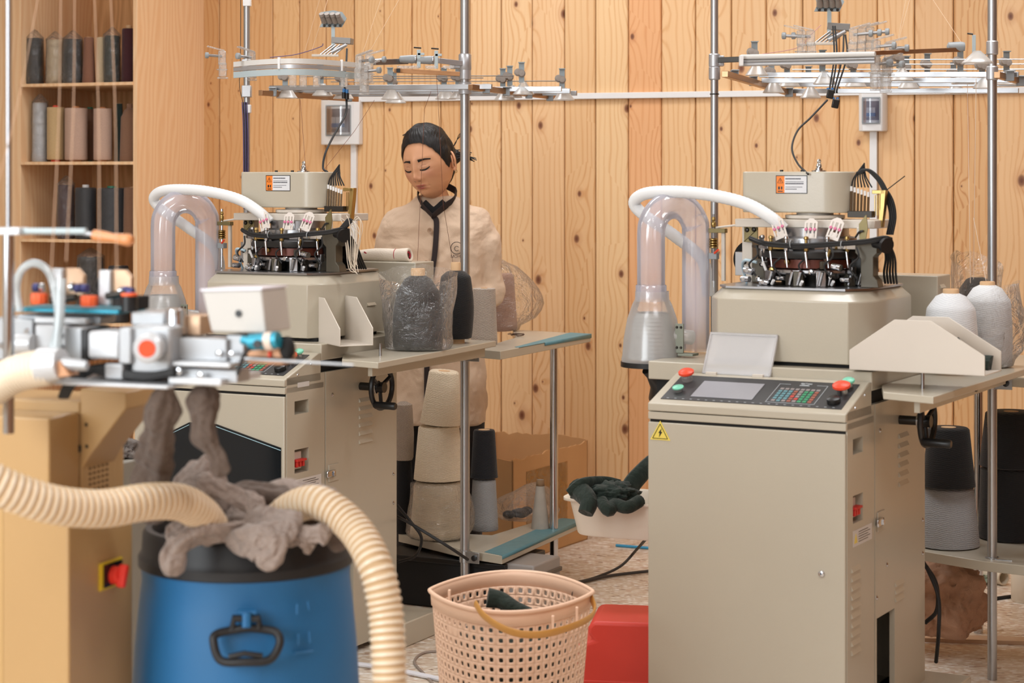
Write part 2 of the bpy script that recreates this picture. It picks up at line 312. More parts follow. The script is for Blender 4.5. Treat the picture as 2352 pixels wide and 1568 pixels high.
for i in range(len(xs) - 1):
    g = .0025 if i % 3 else .0045
    e = min(edges, key=lambda q: abs(FW.F(q, 300).x - xs[i])); c = tones_and_shade.get(e, (1, .96, .9)) if abs(FW.F(e, 300).x - xs[i]) < .01 else (1, .95, .88)
    x0, x1 = xs[i] + g / 2, xs[i + 1] - g / 2; wd = x1 - x0; r = .004
    pr = [(-wd / 2, .022), (-wd / 2, r), (-wd / 2 + r, 0), (wd / 2 - r, 0), (wd / 2, r), (wd / 2, .022)]
    o = MB().prism(pr, 2, 0, 3.2).make('plank', pm, wall, smooth=0); o.location = ((x0 + x1) / 2, random.uniform(-.0015, .0015), 0); o.color = (*c, 1)
side_wall('wall_right', FW.w(4.6, 0, 0), FW.w(4.6, -9, 0), [], P('pine_side_wall', (128, 84, 50), .7, 0, .15))
# cable trunking
def fwp(px, py, y=0.0): q = FW.F(px, py, y); return q
a = fwp(822, 228); b = fwp(2352, 207); zt = (a.z + b.z) / 2
tr = MB()
M = Matrix.Translation(a) @ Matrix.Rotation(-math.atan2(b.z - a.z, b.x - a.x), 4, 'Y')
Lx = (b - a).length + 1.2
tr.box(0, Lx, -.02, .0, -.012, .012, M)
o = tr.make('trim_1', white, None, .002); o.location = FW.o; o.rotation_euler = (0, 0, -FW.t); struct(o)
o = MB().box(a.x - .025, a.x + .0, -.02, 0, .2, fwp(813, 330).z).make('trim_2', white, None, .002); o.location = FW.o; o.rotation_euler = (0, 0, -FW.t); struct(o)
q = fwp(2008, 340); o = MB().box(q.x - .014, q.x + .014, -.02, 0, .2, fwp(2008, 302).z).make('trim_8', white, None, .002); o.location = FW.o; o.rotation_euler = (0, 0, -FW.t); struct(o)
def brk_box(px0, px1, py0, py1, label, tint, thick):
    c = FW.F((px0 + px1) / 2, (py0 + py1) / 2, -.022); A = FW.F(px0, py0, -thick); B = FW.F(px1, py1, -thick); wd = B.x - A.x; ht = A.z - B.z
    t = thing('breaker_box', label, 'electrical box', FW.w((A.x + B.x) / 2, 0, B.z), -FW.t)
    w2 = wd / 2; m = MB(); pr = [(-w2 + .004, -.001), (-w2, -thick * .7), (-w2 * .7, -thick), (w2 * .8, -thick), (w2, -thick * .7), (w2 - .0, -.001)]
    m.prism(pr, 2, 0, ht).make('body', white, t, .004)
    fw = wd * .3; z0, z1 = ht * .22, ht * .85
    bk = bx('recess', P('breaker_recess', tint, .5), -fw, fw, -thick - .001, -thick, z0 + .01, z1 - .01, t, 0)
    for k in range(3): bx('breaker', P('breaker_body', (196, 190, 190), .5), -fw * .55 + k * fw * .38, -fw * .2 + k * fw * .38, -thick - .008, -thick, z0 + (z1 - z0) * .22, z0 + (z1 - z0) * .62, t, .001)
    bx('toggle', P('toggle_blue_grey', (70, 104, 150), .4), -fw * .55, fw * .6, -thick - .014, -thick - .007, z0 + (z1 - z0) * .26, z0 + (z1 - z0) * .4, t, .001)
    n = 8; cv = MB(); pts = [(-fw + 2 * fw * i / n, -thick - .004 - .02 * math.sin(PI * i / n)) for i in range(n + 1)]
    cv.prism(pts + [(x, y + .0015) for x, y in pts[::-1]], 2, z0, z1).make('window_cover', film('cover_' + str(px0), tint, .15, .08, .02, 5, .5, .1), t)
    f = MB(); f.box(-fw - .004, fw + .004, -thick - .003, -thick, z1, z1 + .005); f.box(-fw - .004, fw + .004, -thick - .003, -thick, z0 - .005, z0); f.box(-fw - .005, -fw, -thick - .003, -thick, z0, z1); f.box(fw, fw + .005, -thick - .003, -thick, z0, z1)
    f.make('cover_frame', grey, t, 0)
brk_box(733, 822, 229, 332, 'larger white breaker box with a grey smoked window left of the woman', (120, 108, 108), .05)
brk_box(1970, 2032, 213, 301, 'smaller white breaker box with a clear blue window on the right', (120, 160, 214), .06)
# ---------------------------------------------------------------- wardrobe of yarn, left
ven = veneer('oak_veneer', (250, 214, 172), (240, 194, 146), 9); ven_shaded = veneer('oak_veneer_inside', (232, 184, 132), (204, 152, 102), 9)  # second veneer is a darker copy, inner shade put into its colour
CO = FC.o; cr = -FC.t
cup = thing('yarn_cupboard', 'tall oak-veneered open cupboard with shelves of yarn at the left wall', 'cupboard', CO, cr)
WX = FC.F(48, 300).x - .13
bx('side_panel', ven, -.02, 0, 0, .55, 0, 3.0, cup, .001); bx('side_panel', ven, WX, WX + .13, 0, .55, 0, 3.0, cup, .001); bx('side_panel', ven, -1.3, -1.28, 0, .55, 0, 3.0, cup, .001)
bx('back_panel', ven_shaded, -1.28, -.02, .53, .55, 0, 3.0, cup, 0); bx('front_board', ven, -1.28, WX, 0, .02, 0, 3.0, cup, .001)
SHZ = []
for py in (190, 371, 550, 740, 930, 1100): z = FC.F(190, py, 0).z; SHZ.append(z)
for z in SHZ: bx('shelf', ven, FC.F(48, 300).x, -.02, -.004, .53, z - .013, z, cup, .001)
bx('top_panel', ven, -1.28, -.02, 0, .55, 2.98, 3.0, cup, .001)
# ---------------------------------------------------------------- yarn cones
def cone(fr, px, pyb, py_t, wb, wt, mat, label, z=None, D=None, rz=0, core=0, corem=None, taper=.1, round_=.2, cat='yarn cone', group=None, tilt=0, bulge=0, yv=None, botcore=0, shoulder=0, name='yarn_cone'):
    """a wound package: base-front pixel, top pixel, widths in pixels at base and top"""
    if yv is not None: q = fr.F(px, pyb, yv); wq = fr.w(*q); wq.z = z
    elif D is not None: wq = at(px, pyb, D)
    else: wq = fr.w(*fr.Z(px, pyb, z))
    D = wq.y; r0 = wb / 2 / F_ * D; r1 = wt / 2 / F_ * D
    if yv is None: k = 1 + r0 * .8 / D; wq = Vector((wq.x * k, wq.y * k, wq.z if z is None else z))
    D = wq.y; hh = H - (py_t - HY) / F_ * D - wq.z
    t = thing(name, label, cat, wq, rz, group); t.rotation_euler.y = math.radians(tilt)
    hb = botcore; ht = hh - core; e = min(r1 * round_, ht * .3) + 1e-4; eb = min(r0 * .12, ht * .1); pr = []
    pr += [(r0 * .75, hb), (r0 - eb * .3, hb + eb * .4), (r0, hb + eb)]
    for k in range(1, 8): u = k / 8; pr.append((r0 + (r1 - r0) * u + bulge * math.sin(PI * u), hb + eb + (ht - hb - eb - e - shoulder) * u))
    pr += [(r1, ht - e - shoulder), (r1 * .97, ht - e * .5 - shoulder), (r1 * .9, ht - shoulder)] + ([(r1 * .62, ht - shoulder * .25)] if shoulder else []) + [(r1 * .35, ht), (.004, ht)]
    MB().lathe(pr, n=36).make('yarn', mat, t, smooth=50)
    cm = corem or card; rc = max(.012, r1 * .33)
    if core: MB().lathe([(rc * 1.05, ht - .004), (rc, ht), (rc, hh - .003), (rc * .92, hh), (rc * .7, hh), (rc * .68, ht + .002)], n=24).make('core', cm, t)
    else: MB().lathe([(rc * .9, ht - .001), (rc * .9, ht + .002), (rc * .62, ht + .002), (rc * .6, ht - .002)], n=20).make('core', cm, t)
    if botcore: MB().lathe([(r0 * .55, 0), (r0 * .55, hb + .002)], n=24).make('lower_core', cm, t)
    return t, r0, r1, hh
def bag(t, r0, r1, hh, mat, seed=0, open_=False, flare=0, side=0, name='plastic_bag', top=1.02, loose=1.12):
    def wob(q, j, i):
        n = noise.noise(Vector((q.x * 28 + seed, q.y * 28, q.z * 22))); n2 = noise.noise(Vector((q.x * 9 + seed, q.y * 9 + 4, q.z * 8)))
        k = 1 + .06 * n + .11 * n2; z = q.z
        if open_ and j >= 10: z += .035 * math.sin(math.atan2(q.y, q.x) + seed) + .01 * n
        x = q.x * k; y = q.y * k
        if side and q.z > hh * .15: x += side * max(0, q.x / (r0 + .001)) ** 1.5 * math.sin(PI * min(1, q.z / hh))
        return Vector((x, y, max(.001, z)))
    pr = [(r0 * .3, .001), (r0 * loose * .94, .004), (r0 * loose * 1.02, .02)]
    for k in range(1, 9): u = k / 8; pr.append((loose * (r0 + (r1 - r0) * u) + flare * u, .02 + (hh * top - .02) * u))
    if not open_: pr += [(r1 * .7, hh * top + .014), (r1 * .25, hh * top + .03), (.002, hh * top + .034)]
    else: pr += [(loose * r1 + flare + .003, hh * top + .01)]
    return MB().lathe(pr, n=40, wob=wob, cap=False).make(name, mat, t, smooth=70, label=None)
bagm = film('crinkled_poly_bag', (255, 254, 252), .05, .12, 1.0, 22, .5, .2)
bagm2 = film('milky_poly_bag', (255, 255, 255), .06, .16, 1.0, 20, .6, .4)
def cc(px, wpx, pt, sh, mat, label, bagged=0, **k):
    """package standing on a cupboard shelf"""
    pb = (190, 371, 550, 740)[sh]; y = k.pop('y', .07)
    q = FC.F(px, pb, y); wq = FC.w(*q); z = SHZ[sh]; D = wq.y
    pbb = HY + (H - z) / D * F_
    t, r0, r1, hh = cone(FC, px, pbb, pt, wpx, k.pop('wt', wpx * .92), mat, label, z=z, yv=y, rz=cr, **k)
    if bagged: bag(t, r0, r1, hh, bagm, px)
    return t
yb = yarn('black_yarn', (34, 34, 36)); ycr = yarn('cream_yarn', (222, 200, 166)); ybr = yarn('brown_yarn', (150, 104, 82)); ymar = yarn('maroon_yarn', (74, 34, 42)); ygrn = yarn('deep_green_yarn', (28, 44, 38))
ypk = yarn('dusty_pink_yarn', (214, 180, 160)); yyl = yarn('straw_yarn', (222, 190, 140)); ywh = yarn('white_yarn', (226, 228, 232)); ych = yarn('charcoal_yarn', (62, 64, 68), rough=.45); ytl = yarn('teal_yarn', (64, 86, 84)); ytp = yarn('taupe_yarn', (150, 112, 88))
G1 = 'yarn on the cupboard shelves'
cc(80, 40, 88, 0, yb, 'black yarn cone in clear plastic at the left end of the top shelf', 1, group=G1)
cc(127, 42, 92, 0, ycr, 'bagged cream yarn cone on the top cupboard shelf', 1, group=G1)
cc(168, 46, 90, 0, yb, 'bagged black yarn package beside the brown cone, top shelf', 1, group=G1)
cc(204, 30, 86, 0, ybr, 'bare brown yarn cone on the top cupboard shelf', 0, group=G1, wt=22)
cc(233, 24, 86, 0, ycr, 'narrow cream cone sharing the space beside the green-black cone', 0, group=G1)
cc(258, 38, 82, 0, ygrn, 'bagged green-black yarn cone on the top shelf', 1, group=G1)
cc(296, 34, 58, 0, ymar, 'tall maroon yarn cone with a card core, right end of the top shelf', 0, group=G1, core=.014)
cc(92, 36, 236, 1, ywh, 'white yarn package wrapped in clear plastic, second shelf', 1, group=G1)
cc(128, 40, 242, 1, yyl, 'straw-yellow yarn spool with red rims', 0, group=G1, core=.008, corem=red, wt=40, botcore=.008, round_=.05)
cc(175, 52, 244, 1, ypk, 'wider dusty pink yarn spool next to the straw-yellow one', 0, group=G1, core=.008, corem=P('orange_core', (196, 130, 80), .6), wt=52, botcore=.006, round_=.05)
cc(207, 20, 246, 1, ytp, 'thin brown spool with a green rim between the two pink spools', 0, group=G1, core=.008, corem=P('green_core', (48, 128, 104), .5), y=.22, wt=20, botcore=.006)
cc(236, 42, 246, 1, ypk, 'narrower dusty pink yarn spool next to the teal cone', 0, group=G1, core=.006, corem=P('orange_core', (196, 130, 80), .6), wt=42, botcore=.006, round_=.05)
cc(274, 24, 238, 1, ytl, 'dark teal yarn cone on the second shelf', 0, group=G1, wt=14, y=.2)
cc(298, 46, 238, 1, ytp, 'taupe yarn cone with a bare neck, right end of second shelf', 0, group=G1, core=.02, wt=40, shoulder=.03, corem=ytp)
cc(152, 40, 424, 2, ymar, 'maroon yarn package in crumpled plastic, third shelf', 1, group=G1)
cc(197, 48, 424, 2, ych, 'charcoal yarn spool with a white rim, third shelf', 0, group=G1, core=.012, corem=white, wt=48, round_=.12)
cc(257, 66, 427, 2, ych, 'widest glossy charcoal yarn spool, third shelf', 0, group=G1, core=.008, corem=P('green_core', (48, 128, 104), .5), wt=66, round_=.12)
cc(303, 40, 430, 2, ytp, 'brown yarn package at the right end of the third shelf', 0, group=G1)
cc(208, 64, 590, 3, yb, 'black yarn package in plastic on the fourth shelf, in shade', 1, group=G1)
cc(272, 50, 610, 3, ych, 'charcoal package on the fourth shelf, in shade', 0, group=G1)
# loose threads running down in front of the cupboard to the nearer machine
OW = ['leftmost', 'second', 'third', 'fourth', 'fifth', 'sixth', 'seventh', 'eighth', 'ninth']
for k, (x0, y0, x1, y1) in enumerate(((98, -60, -40, 560), (140, -60, 118, 620), (172, -60, 152, 600), (215, -60, 228, 640), (252, -60, 268, 620))):
    A = at(x0, y0, 3.6); B = at(x1, y1, 3.0)
    o = MB().tube(sm([A, A.lerp(B, .5) + Vector((.004, 0, -.01)), B], 8), .0007, 5).make('yarn_thread', P('pale_thread', (196, 160, 132), .9), None)
    tag(o, 'blurred tan thread before the cupboard, %s from the left at its top' % OW[k], 'thread', 'yarn threads before the cupboard')
# ================================================================ sock knitting machines
def louv(m, y0, y1, z, x=0.0, h=.016):
    m.prism([(x - .001, z - h / 2), (x + .006, z - h * .3), (x - .001, z + h / 2)], 1, y0, y1)
hose_w = P('white_ribbed_hose', (232, 234, 235), .45)
pipem = film('clear_pvc_pipe', (240, 240, 255), .42, .1, .05, 4, .6, .62)
def machine():
    t = thing('sock_machine', 'x', 'knitting machine')
    # cabinet shell, side built round its real recesses
    W = -.53
    c = MB()
    c.box(W, W + .012, 0.004, .62, .05, .86); c.box(W, -.012, .608, .62, .05, .86); c.box(W, -.012, .02, .608, .06, .075)
    ys = [(0.004, .044), (.044, .118), (.118, .205)]; zs = [.05, .583, .651, .752, .79, .86]
    for j, (a, b) in enumerate(ys):
        for i in range(5):
            if j == 1 and i in (1, 3): continue
            c.box(-.012, 0, a, b, zs[i], zs[i + 1])
    c.make('cabinet', cream, t, 0)
    s = MB(); s.box(-.013, .001, .209, .221, .02, .86); s.box(-.013, .001, .363, .62, .02, .86); s.box(-.013, .001, .221, .363, .317, .86); s.make('side_door', cream, t, 0)
    for (z0, z1) in ((.583, .651), (.752, .79)):
        r = MB(); r.box(-.05, -.012, .04, .122, z0 - .002, z0); r.box(-.05, -.012, .04, .122, z1, z1 + .002); r.box(-.05, -.012, .04, .044, z0, z1); r.box(-.05, -.012, .118, .122, z0, z1); r.box(-.052, -.05, .04, .122, z0, z1)
        r.make('handle_recess', cream, t, 0)
    b = MB(); b.box(-.045, -.012, .05, .098, .592, .642); b.make('breaker', P('breaker_ivory', (216, 208, 198), .5), t, .002)
    for k in range(3): bx('breaker_toggle', P('toggle_red', (206, 40, 36), .4), -.014, .002, .053 + k * .016, .063 + k * .016, .600, .616, t, .001)
    bx('toggle_bar', P('toggle_red', (206, 40, 36), .4), -.012, .006, .05, .1, .616, .622, t, .001)
    for k in range(10):
        m = MB(); louv(m, .03, .092, .472 - k * .0225); m.make('louver', cream, t, 0)
    for k in range(6):
        m = MB(); louv(m, .395, .468, .758 - k * .025, .001); m.make('louver', cream, t, 0)
    for k in range(3):
        m = MB(); louv(m, .365, .43, .378 - k * .02, .001); m.make('louver', cream, t, 0)
    # front door, plinth, foot
    bx('front_door', cream, W, -.002, -.006, .004, .06, .808, t, .003)
    bx('seam', blackm, W + .004, -.004, .0, .004, .808, .815, t, 0)
    bx('console_base', cream, W, 0, -.006, .2, .815, .834, t, .002)
    co = MB(); co.prism([(-.008, .836), (-.008, .856), (.004, .86), (.168, .918), (.185, .918), (.185, .836)], 0, W, 0); co.make('console', cream, t, .003)
    # console face, on the slope
    ang = math.atan2(.058, .164); S0 = Vector((0, .004, .8605)); cs, sn = math.cos(ang), math.sin(ang)
    CM = Matrix.Translation(S0) @ Matrix.Rotation(ang, 4, 'X')
    def on(name, mat, x0, x1, v0, v1, h0, h1, bev=0, M=None): return MB().box(x0, x1, v0, v1, h0, h1, CM if M is None else CM @ M).make(name, mat, t, bev)
    on('control_panel', P('panel_charcoal', (52, 52, 54), .45), -.505, -.02, .014, .158, -.001, .0012)
    for k in range(44):
        x = -.49 + k * .0106
        if k % 2 == 0: on('tick_mark', grey, x, x + .006, .018, .021, .0012, .0016)
    on('display', P('display_grey', (150, 150, 156), .25), -.43, -.262, .034, .128, .001, .003, .001)
    f = MB(); X0, X1, V0, V1 = -.225, -.095, .028, .135
    for (a, b2, c2, d) in ((X0, X1, V0, V0 + .002), (X0, X0 + .002, V0, V1), (X1 - .002, X1, V0, V1), (X0, X0 + .03, V1, V1 + .002), (X1 - .03, X1, V1, V1 + .002)): f.box(a, b2, c2, d, .0012, .0018, CM)
    f.make('keypad_outline', grey, t, 0)
    kc = [P('key_blue', (92, 138, 146), .5), P('key_brown', (150, 84, 66), .5), P('key_green', (52, 142, 98), .5), P('key_grey', (140, 132, 130), .5), P('key_red', (190, 60, 48), .5)]
    pat = ['330033', '000123', '000142', '000123', '0001231', '0001421', '3333333']
    for r in range(6):
        for cidx in range(8):
            kk = [0, 0, 0, 1, 3, 2, 2, 1][cidx] if r < 5 else 3
            if (r, cidx) in ((1, 4), (2, 3)): kk = 4
            if r == 0 and cidx in (0, 2): kk = 3
            x = X0 + .012 + cidx * .0138; v = V0 + .008 + r * .0135
            on('key', kc[kk], x, x + .0098, v, v + .0095, .001, .0022)
    m = MB()
    for k, (dx, dv, ww, hh) in enumerate(((-.012, .012, .01, .007), (-.001, .016, .006, .004), (.006, .012, .012, .006), (-.012, .002, .026, .005), (-.008, .007, .018, .003))): m.box(-.158 + dx, -.158 + dx + ww, .14 + dv - .012, .14 + dv + hh - .012, .0012, .0018, CM)
    m.make('panel_emblem', grey, t, 0)
    def button(x, v, r, mat, h=.022, ring=True):
        o = MB().lathe([(r * .62, 0), (r * .62, h * .7)], (x, v, 0), 18, None).make('button_collar', steel, t) if ring else None
        if o: o.matrix_basis = CM
        o = MB().lathe([(r * .7, h * .6), (r, h * .75), (r, h * .95), (r * .75, h * 1.08), (.001, h * 1.15)], (x, v, 0), 24).make('push_button', mat, t); o.matrix_basis = CM
    button(-.044, .095, .0225, red, .03); button(-.04, .135, .016, green, .024); button(-.05, .046, .0125, yellow, .012); 
    o = MB().lathe([(.017, 0), (.017, .014), (.0135, .016)], (-.05, .046, 0), 20).make('selector_ring', black, t); o.matrix_basis = CM
    # ledge, hex body, platform
    bx('upper_ledge', cream, -.62, 0, .187, .9, .895, .943, t, .003); bx('ledge_gap', blackm, -.6, -.012, .2, .88, .86, .895, t, 0)
    bx('body_gap', blackm, -.46, -.06, .255, .6, .943, .953, t, 0)
    hx = [(-.08, .235), (-.035, .30), (-.035, .615), (-.08, .66), (-.44, .66), (-.485, .615), (-.485, .30), (-.44, .235)]
    cx0, cy0 = -.26, .4475
    b = MB(); lo = [Vector((x, y, .953)) for x, y in hx]; mid = [Vector((x, y, 1.112)) for x, y in hx]
    top = [Vector((x + (cx0 - x) * .11, y + (cy0 - y) * .12, 1.139)) for x, y in hx]; n = 8; v = lo + mid + top; f = [tuple(range(8))[::-1], tuple(range(16, 24))]
    for j in (0, 8): f += [(j + i, j + (i + 1) % n, j + 8 + (i + 1) % n, j + 8 + i) for i in range(n)]
    b.add(v, f).make('hexagonal_body', cream, t, .0025)
    pl = MB(); pl.prism([(x + (cx0 - x) * .08, y + (cy0 - y) * .09) for x, y in hx], 2, 1.1395, 1.145); pl.make('platform_plate', steel, t, 0)
    m = MB(); louv(m, .38, .43, 1.04, -.035, .012); m.make('louver', cream, t, 0); m = MB(); louv(m, .50, .55, 1.04, -.035, .012); m.make('louver', cream, t, 0)
    mo = bx('motor_box', cream, -.46, 0, .74, .86, .945, 1.16, t, .003)
    for k in range(7): 
        z = 1.13 - k * .026; m = MB(); louv(m, .758, .80, z, 0, .014); m.make('louver', cream, t, 0)
    # latch, sticker, screws
    bx('latch_plate', cream, .001, .004, .222, .278, .535, .585, t, .001); bx('latch', chrome, .004, .012, .204, .25, .55, .57, t, .003); bx('latch_hook', chrome, .002, .016, .232, .242, .553, .567, t, .001)
    st = MB().box(0, .0006, .045, .185, .525, .565, ).make('sticker', P('sticker_white', (214, 210, 206), .5), t, 0, smooth=0)
    m = MB(); m.prism([(.052, .533), (.076, .533), (.064, .557)], 0, .0006, .0011); m.make('warning_triangle', yellow, t, 0)
    for k in range(5): bx('sticker_line', dsteel, .0006, .001, .085, .085 + (.085 if k % 2 else .07), .533 + k * .006, .5345 + k * .006, t, 0)
    for (y, z) in ((.245, .86 - .07), (.30, .44), (.22, .37), (.6, .42), (.6, .51)):
        MB().lathe([(.006, 0), (.006, .002), (.003, .0045), (.0005, .005)], (0, y, z), 12, RY(90)).make('screw', chrome, t)
    for (y, z) in ((.06, .865), (.13, .89)): MB().lathe([(.004, 0), (.003, .0025), (.0005, .003)], (0, y, z), 10, RY(90)).make('screw', chrome, t)
    ft = MB(); ft.box(-.1, .1, .5, .72, 0, .075); ft.make('floor_foot', cream, t, .004)
    ft = MB(); ft.box(-.56, -.42, .05, .2, 0, .05); ft.box(-.12, 0, .05, .2, 0, .05); ft.box(-.5, -.35, .5, .62, 0, .06); ft.make('floor_foot', cream, t, .004)
    # handwheel
    hw = MB(); c0 = Vector((.045, .405, .82)); 
    hw.torus((.075, .405, .80), .062, .008, RY(90), 32, 8); 
    for k in range(3): a = 2 * PI * k / 3 + .5; hw.cyl((.068, .405, .80), (.075, .405 + .06 * math.cos(a), .80 + .06 * math.sin(a)), .006, n=8)
    hw.cyl((.06, .405, .80), (.085, .405, .80), .016); hw.make('handwheel', black, t)
    MB().cyl((-.02, .405, .80), (.06, .405, .80), .012).make('wheel_shaft', dsteel, t); MB().cyl((.05, .405, .80), (.062, .405, .80), .02).make('wheel_hub', chrome, t)
    MB().lathe([(.008, 0), (.0115, .006), (.011, .05), (.0115, .07), (.009, .075)], (.078, .355, .752), 16, RY(90)).make('wheel_grip', black, t)
    # ------------------------------ knitting head
    dk = dsteel
    MB().box(-.462, -.432, .455, .50, 1.145, 1.30).make('left_upright', creaml, t, .002)
    up = MB(); up.prism([(-.085, 1.145), (-.035, 1.145), (-.04, 1.165), (-.05, 1.175), (-.05, 1.225), (-.04, 1.235), (-.04, 1.262), (-.1, 1.262), (-.1, 1.235), (-.085, 1.22)], 1, .345, .385); up.make('right_upright', P('olive_grey_cast', (86, 80, 68), .4, .3), t, .002)
    MB().box(-.46, -.065, .40, .56, 1.297, 1.319).make('top_plate', creaml, t, .002)
    rp = MB(); rp.box(-.30, -.06, .365, .44, 1.243, 1.258); rp.make('right_arm', creaml, t, .002)
    MB().box(-.105, -.088, .372, .39, 1.255, 1.30).make('arm_post', creaml, t, .001)
    cc_ = (cx0 + .01, .455)
    MB().lathe([(.135, 1.155), (.14, 1.16), (.14, 1.167), (.13, 1.17)], (cc_[0], cc_[1], .02), 48).make('cylinder_rim', steel, t)
    MB().lathe([(.112, 1.192), (.13, 1.192), (.13, 1.215), (.112, 1.215)], (cc_[0], cc_[1], 0), 48).make('red_brown_ring', copper, t)
    MB().lathe([(.148, 1.218), (.15, 1.222), (.15, 1.236), (.14, 1.242)], (cc_[0], cc_[1], 0), 48).make('dial_ring', black, t)
    MB().lathe([(.075, 1.145), (.07, 1.15), (.065, 1.2), (.08, 1.25), (.08, 1.297)], (cc_[0], cc_[1], 0), 32).make('needle_cylinder', dk, t)
    MB().lathe([(.09, 1.145), (.09, 1.16), (.1, 1.175), (.1, 1.19)], (cc_[0], cc_[1], 0), 32).make('cam_block', P('black_cast', (34, 32, 30), .35, .5), t)
    MB().lathe([(.12, 1.258), (.12, 1.27), (.09, 1.275), (.09, 1.297)], (cc_[0], cc_[1], 0), 40).make('dial_plate', steel, t)
    for k in range(9):
        a = math.radians(200 + k * 18 + (k % 2) * 6); r = .125 + .01 * (k % 3); x, y = cc_[0] + r * math.cos(a), cc_[1] + r * math.sin(a)
        MB().cbox((x, y, 1.165), (.026, .018, .04), RZ(math.degrees(a) + 90)).make('cam_housing', [dk, P('olive_grey_cast', (86, 80, 68)), steel][k % 3], t, .002)
        MB().cyl((x, y - .012, 1.150), (x + .012, y - .02, 1.185), .005, n=10).make('pneumatic_cylinder', chrome, t)
        if k % 2 == 0: MB().cyl((x + .012, y - .02, 1.15), (x + .02, y - .028, 1.16), .0042, n=10).make('air_fitting', white, t)
    for k, (x, z, r) in enumerate(((-.385, 1.185, .010), (-.40, 1.16, .008), (-.35, 1.2, .007), (-.34, 1.155, .009), (-.30, 1.165, .006), (-.16, 1.17, .008), (-.14, 1.20, .009), (-.12, 1.165, .007), (-.205, 1.185, .006))):
        y = .32 + .012 * (k % 3); MB().cyl((x - .012, y, z), (x + .014, y - .008, z + .004 * (k % 3 - 1)), r, n=14).make('air_valve', [chrome, steel, dk][k % 3], t)
        MB().cyl((x - .002, y - .006, z), (x - .002, y - .016, z), r * .55, n=10).make('valve_nut', chrome, t)
    random.seed(21)
    for k in range(34):
        a = math.radians(random.uniform(185, 355)); r = random.uniform(.10, .165); x, y = cc_[0] + r * math.cos(a), max(.30, cc_[1] + r * math.sin(a) * .85); z = random.uniform(1.15, 1.22); hgt = random.uniform(.012, .045); wd = random.uniform(.008, .02)
        kind = k % 5
        if kind < 3: MB().cbox((x, y, z + hgt / 2), (wd, .014, hgt), RZ(random.uniform(-40, 40)) @ RY(random.choice((0, 0, 25, -30)))).make('cam_block', [P('black_cast', (34, 32, 30)), dk, P('olive_grey_cast', (86, 80, 68)), steel][(k // 2) % 4], t, .001)
        elif kind == 3: MB().cyl((x, y - .008, z), (x + random.uniform(-.012, .012), y - .016, z + hgt), .0038, n=8).make('cam_pin', [chrome, brass, white][k % 3], t)
        else: MB().lathe([(.0075, 0), (.0085, .003), (.006, .008), (.001, .009)], (x, y - .012, z), 12, RX(90)).make('cam_bolt', [chrome, brass][k % 2], t)
    for k in range(5):
        x = -.37 + k * .07; MB().tube(sm([(x, .33, 1.25), (x + .01, .315, 1.225), (x - .012, .31, 1.2), (x + .006, .315, 1.17)], 5), .0026, 6).make('thin_hose', rubber, t)
    MB().box(-.40, -.10, .50, .53, 1.148, 1.24).make('rear_housing', P('black_cast', (34, 32, 30)), t, .002); MB().box(-.415, -.375, .41, .45, 1.148, 1.21).make('left_housing', P('olive_grey_cast', (86, 80, 68)), t, .002)
    MB().box(-.13, -.10, .40, .44, 1.148, 1.235).make('right_housing', P('black_cast', (34, 32, 30)), t, .002)
    for k in range(6):
        a = math.radians(215 + k * 22); x, y = cc_[0] + .145 * math.cos(a), cc_[1] + .145 * math.sin(a)
        MB().lathe([(.004, 1.236), (.007, 1.24), (.007, 1.252), (.0045, 1.255), (.0045, 1.268), (.007, 1.27), (.006, 1.276), (.001, 1.278)], (x, y, 0), 12).make('guide_pin', [chrome, brass][k % 2], t)
        MB().cyl((x, y - .004, 1.236), (x + .006, y - .008, 1.195), .005, .0025, 10).make('yarn_finger', chrome, t)
        MB().cbox((x - .02, y + .01, 1.246), (.04, .016, .008), RZ(k * 20 - 50)).make('finger_arm', [dk, steel, brass][k % 3], t, .001)
    # slotted tension plates
    for (x, z, rz) in ((-.315, 1.295, -22), (-.226, 1.292, 0), (-.158, 1.295, 16)):
        M = Matrix.Translation((x, .355, z)) @ Matrix.Rotation(math.radians(rz), 4, 'Y') @ RX(-14); pl = MB(); w_, h_ = .018, .028
        pl.box(-w_, w_, 0, .002, -h_, -h_ + .009, M)
        for xx in (-w_, -.0085, .0035, w_ - .005): pl.box(xx, xx + .005, 0, .002, -h_ + .009, h_ * .7, M)
        pl.prism([(-w_, h_ * .7), (w_, h_ * .7), (w_, h_ * .8), (w_ * .3, h_ * 1.15), (-w_ * .3, h_ * 1.15), (-w_, h_ * .8)], 1, 0, .002); 
        for i in range(len(pl.v) - 12, len(pl.v)): pl.v[i] = tuple(M @ Vector(pl.v[i]))
        pl.box(-w_ * .6, w_ * .6, .001, .004, -h_ + .009, -h_ + .02, M)
        o = pl.make('tension_plate', P('pale_plate', (226, 218, 210), .35), t, 0)
        for xx in (-.012, 0, .012): MB().lathe([(.0026, -.004), (.0042, -.003), (.0042, 0)], (0, 0, 0), 10, M @ Matrix.Translation((xx, -.001, .002)) @ RX(90) @ RX(180)).make('ceramic_eyelet', P('ceramic_pink', (214, 120, 156), .4), o)
    # head cover, knob, sticker
    hb = MB(); pr = []
    for k in range(9): a = -PI / 2 + PI * k / 8; pr.append((-.215 + .062 * math.cos(a), .487 + .075 * math.sin(a)))
    for k in range(5): a = PI / 2 + PI / 2 * k / 4; pr.append((-.428 + .02 * math.cos(a), .542 + .02 * math.sin(a)))
    for k in range(5): a = PI + PI / 2 * k / 4; pr.append((-.428 + .02 * math.cos(a), .432 + .02 * math.sin(a)))
    hb.prism(pr, 2, 1.337, 1.447); hb.make('head_cover', cream, t, .003)
